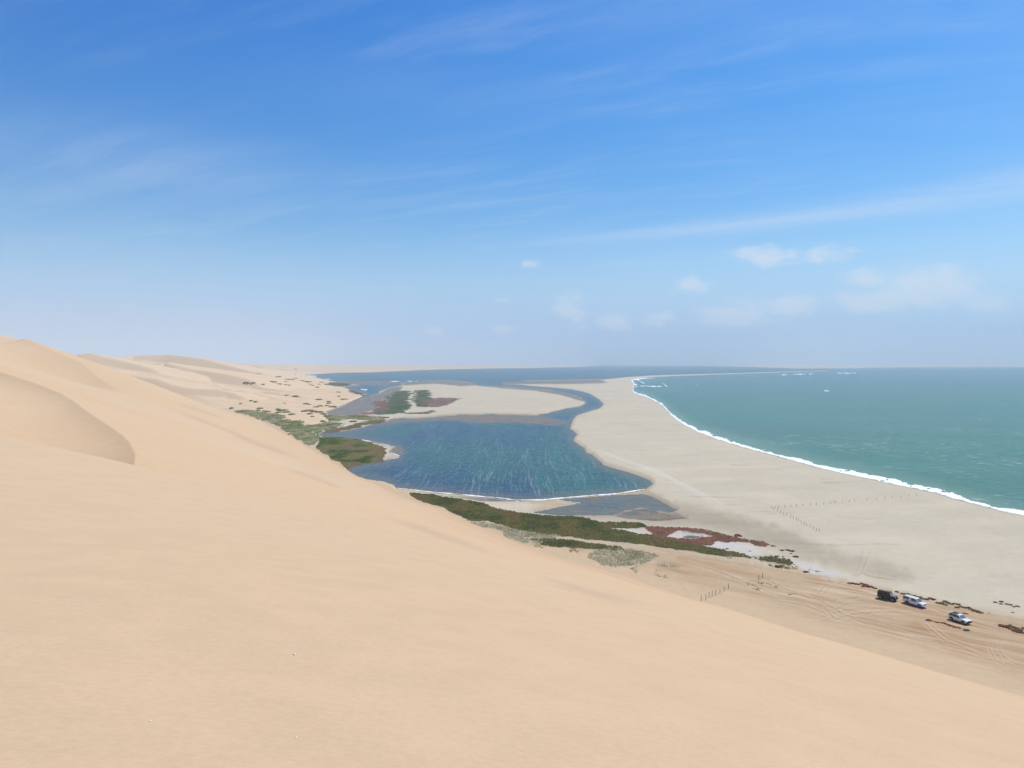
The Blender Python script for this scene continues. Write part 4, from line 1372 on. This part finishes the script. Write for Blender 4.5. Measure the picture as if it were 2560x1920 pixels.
bushes('grey', zf([(1255, 358, 45, 'grey'), (1265, 405, 28, 'grey'), (1050, 440, 64, 'green'), (1160, 466, 42, 'grey'), (1160, 482, 46, 'grey'), (895, 486, 55, 'grey'), (930, 492, 40, 'grey'), (300, 456, 30, 'green'), (355, 465, 52, 'green'),
                   (85, 538, 42, 'green'), (692, 391, 45, 'grey'), (180, 488, 30, 'grey'), (790, 402, 50, 'green'), (815, 410, 40, 'green'), (1020, 522, 55, 'grey'), (1070, 512, 60, 'grey'), (1130, 508, 50, 'grey'), (1190, 520, 70, 'grey'), (1340, 436, 60, 'grey'), (1300, 440, 40, 'grey'), (670, 480, 30, 'grey')]),
       'dune_bush', 'bush', 'bushes on the low dunes above the mud bay',
       lambda i, k, r: f'{"green" if k == "green" else "grey brown"} bush on the low dunes above the mud bay, {ORD[i]} from the left', 0.5, 0.8)
bushes('green', zf([(400, 540, 60, 'green'), (385, 560, 50, 'grey'), (440, 570, 60, 'grey'), (490, 575, 55, 'grey'), (600, 555, 60, 'green'), (650, 562, 80, 'green'), (690, 580, 60, 'green'), (745, 606, 80, 'green'), (600, 585, 50, 'green'), (180, 574, 70, 'green'),
                    (880, 570, 60, 'grey'), (930, 562, 70, 'grey'), (980, 575, 80, 'grey'), (1040, 580, 80, 'grey'), (1085, 600, 70, 'grey'), (940, 600, 60, 'grey'), (720, 700, 90, 'green'), (790, 715, 90, 'green'), (850, 730, 60, 'green'), (650, 690, 70, 'green'),
                    (1090, 684, 60, 'green'), (1110, 710, 40, 'green'), (1040, 735, 60, 'green'), (1170, 725, 60, 'green'), (1240, 712, 70, 'green'), (1425, 685, 60, 'green'), (980, 628, 40, 'grey'), (1185, 668, 40, 'green')]),
       'shore_bush', 'bush', 'bushes along the belt at the far dune foot',
       lambda i, k, r: f'{"green" if k == "green" else "grey"} bush by the green belt at the far dune foot, {ORD[i]} from the left', 0.5, 0.8)


# ------------------------------------------------------------------ posts
M_WOOD = plain('weathered_wood', A(104, 90, 76), 0.9, var=0.25, scale=8)


def post_mesh(seed):
    r = random.Random(seed)
    bm = bmesh.new()
    rings = []
    N = 8
    for j, (zz, rad) in enumerate(((-0.25, .066), (0.0, .064), (0.45, .060), (0.95, .057), (1.0, .045))):
        ox, oy = r.uniform(-.012, .012), r.uniform(-.012, .012)
        rings.append([bm.verts.new((ox + math.cos(i * 6.2832 / N) * rad * r.uniform(.88, 1.12), oy + math.sin(i * 6.2832 / N) * rad * r.uniform(.88, 1.12), zz + (0.012 * r.uniform(-1, 1) if j > 2 else 0))) for i in range(N)])
    for a_, b_ in zip(rings[:-1], rings[1:]):
        for i in range(N):
            bm.faces.new((a_[i], a_[(i + 1) % N], b_[(i + 1) % N], b_[i]))
    bm.faces.new(rings[-1])
    me = bpy.data.meshes.new('wooden_post')
    bm.to_mesh(me)
    bm.free()
    me.materials.append(M_WOOD)
    return me


POSTS = [post_mesh(i) for i in range(3)]


def post_row(uv, hgt, fat, group, label_fn):
    x, y, z, t = on_ground([p[0] for p in uv], [p[1] for p in uv])
    for i in range(len(uv)):
        o = bpy.data.objects.new('wooden_post', POSTS[i % 3])
        COL.objects.link(o)
        o.location = (x[i], y[i], z[i])
        o.scale = (fat, fat, hgt * random.uniform(0.86, 1.12))
        o.rotation_euler = (random.uniform(-.07, .07), random.uniform(-.07, .07), random.uniform(0, 6))
        tag(o, label_fn(i), 'post', group)


z7 = lambda L: [(1920 + a / 3.1906, 1220 + b / 3.1906) for a, b in L]
post_row(z7([(62, 163), (85, 165), (133, 155), (181, 152), (228, 150), (278, 145), (338, 140), (386, 138), (445, 132), (498, 126), (525, 122), (540, 120), (592, 118), (648, 112), (692, 108), (790, 98),
             (866, 95), (930, 86), (989, 82), (1062, 75), (1122, 70), (1186, 66)]), 1.1, 0.9, 'posts in the row running across the beach to the surf',
         lambda i: f'thin grey wooden post in the row towards the surf, {ORD[i]} from its inland end')
post_row(z7([(28, 165), (48, 175), (77, 190), (100, 200), (125, 213), (148, 222), (181, 237), (202, 247), (225, 260), (242, 268), (264, 280), (287, 292), (307, 302), (336, 315), (362, 330), (387, 342), (409, 348)]),
         1.25, 0.95, 'posts in the row slanting down the beach towards the cars', lambda i: f'thin grey wooden post in the row slanting towards the cars, {ORD[i]} from its far end')
post_row([(1400 + a / 3.456, 1180 + b / 3.456) for a, b in ((1219, 1115), (1260, 1105), (1287, 1082), (1313, 1078), (1345, 1062), (1382, 1050), (1418, 1032), (1457, 1008))], 1.45, 1.0,
         'posts in the short row at the dune foot', lambda i: f'dark upright wooden post in the short row at the dune foot, {ORD[i]} from the dune')
post_row([(1400 + a / 3.456, 1180 + b / 3.456) for a, b in ((1716, 933), (1752, 915))], 1.5, 1.1, 'pair of posts standing alone on the toe sand',
         lambda i: f'dark wooden post standing alone on the tracked sand, the {("nearer", "farther")[i]} of a pair')


# ------------------------------------------------------------------ white wading birds by the headland
M_BIRD = plain('white_feathers', (0.78, 0.75, 0.72), 0.8, var=0.05)
M_LEG = plain('pink_legs', (0.55, 0.25, 0.22), 0.7, var=0.05)


def bird():
    """one continuous body: legs, rounded trunk, curved neck and small head"""
    J = [((0, 0, .72), .17), ((.16, 0, .76), .13), ((.27, 0, .92), .055), ((.25, 0, 1.10), .042), ((.31, 0, 1.24), .045), ((.40, 0, 1.20), .035), ((.46, 0, 1.12), .018),
         ((-.20, 0, .72), .11), ((-.34, 0, .66), .035),
         ((-.02, .06, .55), .035), ((.02, .06, .28), .022), ((0, .06, 0), .018), ((.09, .06, 0), .02),
         ((-.02, -.06, .55), .035), ((-.05, -.06, .28), .022), ((0, -.06, 0), .018), ((.09, -.06, 0), .02)]
    E = [(0, 1), (1, 2), (2, 3), (3, 4), (4, 5), (5, 6), (0, 7), (7, 8), (0, 9), (9, 10), (10, 11), (11, 12), (0, 13), (13, 14), (14, 15), (15, 16)]
    me = bpy.data.meshes.new('wading_bird')
    me.from_pydata([j[0] for j in J], E, [])
    o = bpy.data.objects.new('wading_bird', me)
    COL.objects.link(o)
    sk = o.modifiers.new('skin', 'SKIN')
    for i, v in enumerate(me.skin_vertices[0].data):
        v.radius = (J[i][1], J[i][1] * (0.9 if i in (0, 1, 7) else 1.0))
        v.use_root = i == 0
    su = o.modifiers.new('sub', 'SUBSURF')
    su.levels = su.render_levels = 1
    dg = bpy.context.evaluated_depsgraph_get()
    m2 = bpy.data.meshes.new_from_object(o.evaluated_get(dg))
    m2.name = 'wading_bird'
    o.modifiers.clear()
    o.data = m2
    m2.materials.clear()
    m2.materials.append(M_BIRD)
    m2.materials.append(M_LEG)
    for p in m2.polygons:
        p.use_smooth = True
        p.material_index = 1 if p.center.z < 0.5 else 0
    return o


bird0 = bird()
bpts = [(540 + a / 3.456, 880 + b / 3.456) for a, b in ((1583, 826), (1618, 830), (1648, 834), (1662, 833), (1605, 850), (1620, 856), (1640, 862), (1665, 864), (1598, 877), (1650, 872), (1674, 876), (1626, 842))]
bpts = sorted(bpts)
bx, by = unproj([p[0] for p in bpts], [p[1] for p in bpts], 0.0)
for i in range(len(bpts)):
    o = bird0 if i == 0 else bird0.copy()
    if i:
        COL.objects.link(o)
    o.location = (bx[i], by[i], -0.12)
    o.scale = (1.15, 1.15, 1.15)
    o.rotation_euler = (0, 0, random.uniform(0, 6.28))
    tag(o, f'white bird wading in the shallows off the green headland, {ORD[i]} from the left', 'bird', 'white birds wading off the headland')
SHELL = plain('bleached_shell', (0.8, 0.78, 0.74), 0.7)

# ------------------------------------------------------------------ the three cars
M_WHITE = plain('white_paint', (0.72, 0.73, 0.74), 0.28, var=0.03, coat=0.6, scale=2)
M_DARK = plain('charcoal_paint', (0.011, 0.010, 0.012), 0.38, var=0.1, coat=0.15, scale=2)
M_SKY_SHEEN = plain('painted_sky_sheen', (0.13, 0.15, 0.19), 0.28, var=0.06, coat=0.6, scale=2)  # sky reflection on the dark bonnet and wings, painted as a paler base colour
M_BLACK = plain('black_plastic', (0.012, 0.012, 0.014), 0.5, var=0.1)
M_TYRE = plain('tyre_rubber', (0.02, 0.02, 0.02), 0.85, var=0.2)
M_RIM = plain('rim_alloy', (0.38, 0.38, 0.39), 0.35, metal=0.8, var=0.05)
M_GLASS = plain('tinted_glass', (0.012, 0.014, 0.018), 0.08, spec=0.6, var=0.02)
M_SCREEN = plain('windscreen_glass', (0.10, 0.14, 0.20), 0.12, spec=0.9, var=0.04)
M_LAMP = plain('lamp_lens', (0.65, 0.67, 0.68), 0.15, var=0.02)
M_TAIL = plain('tail_lens', (0.28, 0.02, 0.02), 0.25, var=0.05)
M_RACK = plain('canvas_load', A(176, 162, 146), 0.9, var=0.2, scale=3)


def part(name, bm, mat, parent, label=None, smooth=True):
    bmesh.ops.recalc_face_normals(bm, faces=bm.faces)
    me = bpy.data.meshes.new(name)
    bm.to_mesh(me)
    bm.free()
    for m in (mat if isinstance(mat, (list, tuple)) else [mat]):
        me.materials.append(m)
    if smooth:
        me.polygons.foreach_set('use_smooth', [True] * len(me.polygons))
        me.set_sharp_from_angle(angle=math.radians(35))
    o = bpy.data.objects.new(name, me)
    COL.objects.link(o)
    o.parent = parent
    if label:
        o['label'] = label
    return o


def arch(cx, cz, r, n=8):
    return [(cx + r * math.cos(math.pi - i * math.pi / n), cz + r * math.sin(i * math.pi / n)) for i in range(n + 1)]


def extrude_profile(bm, prof_, w, taper=None, bev=0.05):
    a_ = [bm.verts.new((px_, -w, pz_)) for px_, pz_ in prof_]
    f = bm.faces.new(a_)
    r = bmesh.ops.extrude_face_region(bm, geom=[f])
    nv = [g for g in r['geom'] if isinstance(g, bmesh.types.BMVert)]
    for v in nv:
        v.co.y += 2 * w
    allv = a_ + nv
    if taper:
        for v in allv:
            v.co.y *= taper(v.co.x, v.co.z)
    es = set()
    for v in allv:
        for e in v.link_edges:
            if abs(e.verts[0].co.y - e.verts[1].co.y) < 0.3:
                es.add(e)
    long_e = {e for v in allv for e in v.link_edges if abs(e.verts[0].co.y - e.verts[1].co.y) >= 0.3 and min(e.verts[0].co.z, e.verts[1].co.z) > 0.9}
    if bev:
        bmesh.ops.bevel(bm, geom=list(es | long_e), offset=bev, segments=2, affect='EDGES', clamp_overlap=True)


def panel(pts, thick, nrm):
    """a pane: outline in space, given thickness along its normal"""
    bm = bmesh.new()
    n = Vector(nrm).normalized() * thick
    a_ = [bm.verts.new(Vector(p)) for p in pts]
    b_ = [bm.verts.new(Vector(p) + n) for p in pts]
    bm.faces.new(a_)
    bm.faces.new(b_)
    k_ = len(pts)
    for i in range(k_):
        bm.faces.new((a_[i], a_[(i + 1) % k_], b_[(i + 1) % k_], b_[i]))
    return bm


def box(bm, c, s, bev=0.02):
    r = bmesh.ops.create_cube(bm, size=1.0, matrix=Matrix.Translation(c) @ Matrix.Diagonal((s[0], s[1], s[2], 1)))
    if bev:
        es = {e for v in r['verts'] for e in v.link_edges}
        bmesh.ops.bevel(bm, geom=list(es), offset=bev, segments=2, affect='EDGES', clamp_overlap=True)


def lathe(bm, prof_, cx, cy, cz, n=24):
    """revolve (radius, y) about the axle"""
    rings = []
    for rad, yy in prof_:
        rings.append([bm.verts.new((cx + rad * math.cos(i * 6.28318 / n), cy + yy, cz + rad * math.sin(i * 6.28318 / n))) for i in range(n)])
    for a_, b_ in zip(rings[:-1], rings[1:]):
        for i in range(n):
            bm.faces.new((a_[i], a_[(i + 1) % n], b_[(i + 1) % n], b_[i]))
    bm.faces.new(rings[0])
    bm.faces.new(rings[-1])


def make_car(spec, name, label, cat, contact, heading):
    root = bpy.data.objects.new(name, None)
    COL.objects.link(root)
    tag(root, label, cat)
    wb, R, hw = spec['wb'], spec['R'], spec['hw']
    fx_, rx_ = wb / 2, -wb / 2
    xf, xr = spec['front'], spec['rear']
    zs, zb, zh = spec['sill'], spec['belt'], spec['nose']
    low = [(xr, zs + .12)] + arch(rx_, R + .02, R + .11) + arch(fx_, R + .02, R + .11) + [(xf - .04, zs + .05), (xf, zs + .22), (xf - .03, zh), (xf - .16, zh + .08), (spec['cowl'], zb), (xr + .02, zb), (xr - .02, zs + .4)]
    bm = bmesh.new()
    extrude_profile(bm, low, hw, lambda px_, pz_: (0.90 if px_ > xf - .1 else 1.0) * (0.975 if pz_ > zb - .05 else 1.0), 0.045)
    # cabin
    zt, tw = spec['roof'], spec['tw']
    def yy(pz_):
        return hw * (0.965 + (tw - 0.965) * (pz_ - zb) / (zt - zb))
    top = [(spec['cowl'] - .05, zb - .03), (spec['rf'], zt - .04), (spec['rf'] - .25, zt), (spec['rr'] + .2, zt), (spec['rr'], zt - .05), (spec['rb'], zb - .03)]
    extrude_profile(bm, top, hw, lambda px_, pz_: (0.965 if pz_ < zb + .05 else tw), 0.05)
    part('body', bm, spec['paint'], root)
    # windows on both sides
    for side in (-1, 1):
        for wn in spec['windows']:
            pts = [(px_, side * (yy(pz_) + 0.004), pz_) for px_, pz_ in wn]
            part('window', panel(pts, 0.02, (0, side, 0.2)), M_GLASS, root, smooth=False)
        # lamps, mirror
        bm = bmesh.new()
        box(bm, (xf - .10, side * hw * .72, zh - .06), (.16, .30, .17), .03)
        part('headlight', bm, M_LAMP, root)
        bm = bmesh.new()
        box(bm, (xr + .02, side * hw * .86, zb - .22), (.08, .16, .34), .02)
        part('tail_light', bm, M_TAIL, root)
        bm = bmesh.new()
        box(bm, (spec['cowl'] - .28, side * (hw + .10), zb + .08), (.12, .20, .17), .03)
        part('mirror', bm, spec['mirror'], root)
        bm = bmesh.new()
        box(bm, (0, side * (hw - .03), zs + .02), (wb - 2 * R - .35, .12, .07), .02)
        part('side_step', bm, M_BLACK, root)
    # windscreen and rear window, lying on the sloping panes
    x0, z0, x1, z1 = spec['cowl'] - .05, zb - .03, spec['rf'], zt - .04
    nv = Vector((z1 - z0, 0, x0 - x1)).normalized()
    def scr(f, wfac):
        pz_ = z0 + (z1 - z0) * f
        return Vector((x0 + (x1 - x0) * f, wfac * (yy(pz_) - .10), pz_)) + nv * 0.006
    part('windscreen', panel([scr(.12, -1), scr(.12, 1), scr(.92, 1), scr(.92, -1)], 0.015, nv), M_SCREEN, root, smooth=False)
    x0b, z0b, x1b, z1b = spec['rb'], zb - .03, spec['rr'], zt - .05
    nb = Vector((-(z1b - z0b), 0, (x1b - x0b))).normalized()
    def scb(f, wfac):
        pz_ = z0b + (z1b - z0b) * f
        return Vector((x0b + (x1b - x0b) * f, wfac * (yy(pz_) - .16), pz_)) + nb * 0.006
    part('rear_window', panel([scb(.22, -1), scb(.22, 1), scb(.85, 1), scb(.85, -1)], 0.015, nb), M_GLASS, root, smooth=False)
    # grille and bumpers
    bm = bmesh.new()
    box(bm, (xf - .015, 0, zh - .10), (.06, hw * .95, .20), .02)
    part('grille', bm, M_BLACK, root)
    bm = bmesh.new()
    box(bm, (xf + .02, 0, zs + .20), (.20, hw * 1.84, .24), .05)
    part('front_bumper', bm, spec['bumper'], root)
    bm = bmesh.new()
    box(bm, (xr - .04, 0, zs + .22), (.18, hw * 1.8, .20), .04)
    part('rear_bumper', bm, spec['bumper'], root)
    bm = bmesh.new()
    box(bm, (0, 0, zs + .0), (xf - xr - .6, hw * 1.3, .16), .03)
    part('chassis', bm, M_BLACK, root)
    # wheels
    for wx in (fx_, rx_):
        for side in (-1, 1):
            cy = side * (hw - .13)
            bm = bmesh.new()
            lathe(bm, [(R - .13, -.11), (R - .02, -.12), (R, -.08), (R, .08), (R - .02, .12), (R - .13, .11)], wx, cy, R)
            wh = part('wheel', bm, M_TYRE, root)
            bm = bmesh.new()
            lathe(bm, [(.05, side * .09), (.10, side * .125), (R - .15, side * .10), (R - .12, side * .128), (R - .12, side * .09)], wx, cy, R, 20)
            part('rim', bm, M_RIM, wh)
    spec.get('extra', lambda r: None)(root)
    # stand it on the sand: contact = sight lines of the near rear and near front wheel
    cxs, cys, czs, _ = on_ground([contact[0][0], contact[1][0]], [contact[0][1], contact[1][1]])
    ang_ = heading if heading is not None else math.atan2(cys[1] - cys[0], cxs[1] - cxs[0])
    mx, my = (cxs[0] + cxs[1]) / 2, (cys[0] + cys[1]) / 2
    mx += -math.sin(ang_) * (hw - .13)
    my += math.cos(ang_) * (hw - .13)
    root.location = (mx, my, float(height(np.array([mx]), np.array([my]))[0]) - 0.02)
    root.rotation_euler = (0, 0, ang_)
    print('CAR', name, tuple(round(v, 2) for v in root.location), round(math.degrees(ang_), 1), 'wheelbase seen', round(math.hypot(cxs[1] - cxs[0], cys[1] - cys[0]), 2))
    return root


def offroad_extra(root):
    bm = bmesh.new()
    for sy in (-.72, .72):
        box(bm, (-.75, sy, 2.12), (2.7, .05, .06), .01)
    for sx in (-2.0, -1.3, -.6, .1, .55):
        box(bm, (sx, 0, 2.10), (.05, 1.44, .04), .01)
        for sy in (-.72, .72):
            box(bm, (sx, sy, 2.04), (.05, .05, .12), .01)
    rack = part('roof_rack', bm, M_RIM, root)
    bm = bmesh.new()
    box(bm, (-1.0, 0, 2.21), (1.95, 1.40, .15), .05)
    box(bm, (.25, .05, 2.18), (.55, 1.1, .10), .04)
    part('rack_load', bm, M_RACK, rack)
    bm = bmesh.new()
    lathe(bm, [(.10, -.10), (.34, -.12), (.38, -.06), (.38, .06), (.34, .12), (.10, .10)], 0, 0, 0)
    bmesh.ops.rotate(bm, verts=bm.verts, matrix=Matrix.Rotation(math.radians(90), 3, 'Z'))
    bmesh.ops.translate(bm, verts=bm.verts, vec=(-2.30, .1, 1.15))
    part('spare_wheel', bm, M_TYRE, root)
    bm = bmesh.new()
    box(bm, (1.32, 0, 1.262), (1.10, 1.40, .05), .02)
    part('bonnet', bm, M_SKY_SHEEN, root, 'bonnet, pale with painted sky reflection')
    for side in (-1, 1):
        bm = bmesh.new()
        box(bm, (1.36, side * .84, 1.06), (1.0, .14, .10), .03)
        part('wing', bm, M_SKY_SHEEN, root, 'front wing, pale with painted sky reflection')


def pickup_extra(root):
    bm = bmesh.new()
    box(bm, (-.62, -.905, 1.0), (.02, .012, .62), 0)
    box(bm, (.30, -.905, 1.0), (.02, .012, .62), 0)
    box(bm, (-1.02, -.905, .98), (.025, .012, .70), 0)
    part('panel_gap', bm, M_BLACK, root, smooth=False)
    bm = bmesh.new()
    for sy in (-.60, .60):
        box(bm, (-1.9, sy, 1.875), (1.3, .05, .04), .01)
    part('roof_rail', bm, M_WHITE, root)


def suv_extra(root):
    bm = bmesh.new()
    box(bm, (-1.10, 0, 1.705), (1.35, 1.22, .045), .02)
    part('roof_panel', bm, M_BLACK, root, 'black rear half of the roof')
    bm = bmesh.new()
    for sy in (-.66, .66):
        box(bm, (-.75, sy, 1.735), (1.9, .045, .04), .012)
    part('roof_rail', bm, M_BLACK, root)
    bm = bmesh.new()
    box(bm, (-2.02, 0, 1.66), (.30, 1.15, .05), .02)
    part('rear_spoiler', bm, M_WHITE, root)
    bm = bmesh.new()
    lathe(bm, [(.10, -.09), (.30, -.11), (.34, -.05), (.34, .05), (.30, .11), (.10, .09)], 0, 0, 0)
    bmesh.ops.rotate(bm, verts=bm.verts, matrix=Matrix.Rotation(math.radians(90), 3, 'Z'))
    bmesh.ops.translate(bm, verts=bm.verts, vec=(-2.26, 0, .98))
    part('spare_wheel', bm, M_TYRE, root)


PICKUP = dict(wb=3.1, R=.39, hw=.90, front=2.45, rear=-2.72, sill=.42, belt=1.14, nose=.98, cowl=1.35, roof=1.86, tw=.82, rf=.55, rr=-2.62, rb=-2.72,
              paint=M_WHITE, mirror=M_WHITE, bumper=M_WHITE, extra=pickup_extra,
              windows=[[(1.02, 1.20), (.98, 1.26), (.52, 1.70), (.34, 1.72), (.34, 1.20)], [(.26, 1.20), (.26, 1.72), (-.50, 1.73), (-.58, 1.20)],
                       [(-1.10, 1.24), (-1.10, 1.70), (-2.50, 1.70), (-2.56, 1.24)]])
SUV = dict(wb=2.75, R=.38, hw=.92, front=2.22, rear=-2.18, sill=.36, belt=1.05, nose=.88, cowl=1.05, roof=1.68, tw=.80, rf=.22, rr=-1.95, rb=-2.16,
           paint=M_WHITE, mirror=M_WHITE, bumper=M_BLACK, extra=suv_extra,
           windows=[[(.76, 1.09), (.70, 1.15), (.18, 1.56), (-.05, 1.58), (-.05, 1.09)], [(-.13, 1.09), (-.13, 1.58), (-1.02, 1.59), (-1.06, 1.09)],
                    [(-1.13, 1.11), (-1.10, 1.59), (-1.80, 1.54), (-1.96, 1.20), (-1.92, 1.11)]])
OFFROAD = dict(wb=2.8, R=.42, hw=.90, front=2.05, rear=-2.12, sill=.50, belt=1.22, nose=1.08, cowl=.92, roof=2.00, tw=.90, rf=.62, rr=-2.10, rb=-2.13,
               paint=M_DARK, mirror=M_BLACK, bumper=M_BLACK, extra=offroad_extra,
               windows=[[(.70, 1.32), (.54, 1.86), (-.10, 1.86), (-.10, 1.32)], [(-.20, 1.32), (-.20, 1.86), (-.90, 1.86), (-.90, 1.32)], [(-1.00, 1.36), (-1.00, 1.84), (-2.0, 1.84), (-2.0, 1.36)]])
make_car(PICKUP, 'pickup_truck', 'white double cab pickup with a white canopy over its load bed', 'pickup', ((2266.5, 1509.5), (2300, 1520)), HEAD[0])
make_car(SUV, 'estate_car', 'white car with black rear roof and dark tinted windows, parked nearest the dune', 'car', ((2375.5, 1549.5), (2411, 1562)), HEAD[1])
make_car(OFFROAD, 'offroad_vehicle', 'boxy dark off-roader with a loaded roof rack, parked behind the white pickup', 'off-roader', ((2199, 1497), (2234, 1505)), HEAD[2])

# bleached shells on the near sand
def shell_mesh():
    bm = bmesh.new()
    n, m = 13, 6
    hinge = bm.verts.new((0, -.5, .03))
    prev = None
    for i in range(n):
        a = math.radians(-70 + 140 * i / (n - 1))
        rad = 1.0 + (0.03 if i % 2 else -0.02)
        row = [hinge]
        for j in range(1, m + 1):
            f = j / m
            row.append(bm.verts.new((math.sin(a) * f * rad * .75, -.5 + math.cos(a) * f * rad, .03 + .34 * math.sin(f * 3.0) * math.cos(a * .9) + (0.02 if i % 2 else 0))))
        if prev:
            for j in range(m):
                bm.faces.new([q for q in dict.fromkeys((prev[j], prev[j + 1], row[j + 1], row[j]))])
        prev = row
    bmesh.ops.solidify(bm, geom=bm.faces[:], thickness=0.05)
    me_ = bpy.data.meshes.new('bleached_shell')
    bm.to_mesh(me_)
    bm.free()
    me_.materials.append(SHELL)
    return me_


sm = shell_mesh()
sx_, sy_, sz_, st_ = on_ground([735, 376, 741], [1637, 1804, 1845], 2.0)
for i, (sc__, lb) in enumerate(((0.030, 'largest white shell on the near sand slope'), (0.014, 'tiny white shell low on the left of the near sand'), (0.013, 'tiny white shell nearest the bottom of the near sand'))):
    o = bpy.data.objects.new('bleached_shell', sm)
    COL.objects.link(o)
    o.location = (sx_[i], sy_[i], sz_[i] + 0.004)
    o.scale = (sc__,) * 3
    o.rotation_euler = (0.15, 0.1, 1.3 * i)
    tag(o, lb, 'shell', 'shells on the near sand')

# ------------------------------------------------------------------ dusty sea air
hb = bmesh.new()
bmesh.ops.create_cube(hb, size=1.0)
me = bpy.data.meshes.new('haze')
hb.to_mesh(me)
hb.free()
haze = bpy.data.objects.new('haze', me)
COL.objects.link(haze)
ztop = float(max(DH.max(), CAMZ)) + 3.0
haze.location = (0, 34000, (ztop - 4.0) / 2)
haze.scale = (200000, 72000, ztop + 4.0)
tag(haze, kind='stuff')
hm = bpy.data.materials.new('sea_air')
hm.use_nodes = True
k = NT(hm.node_tree)
k.n.clear()
out = k.node('ShaderNodeOutputMaterial')
pv = k.node('ShaderNodeVolumePrincipled')
pv.inputs['Color'].default_value = (0.78, 0.89, 0.97, 1)
pv.inputs['Density'].default_value = HAZE_D
pv.inputs['Anisotropy'].default_value = 0.0
k.l.new(pv.outputs[0], out.inputs['Volume'])
me.materials.append(hm)
print('max dune', DH.max())
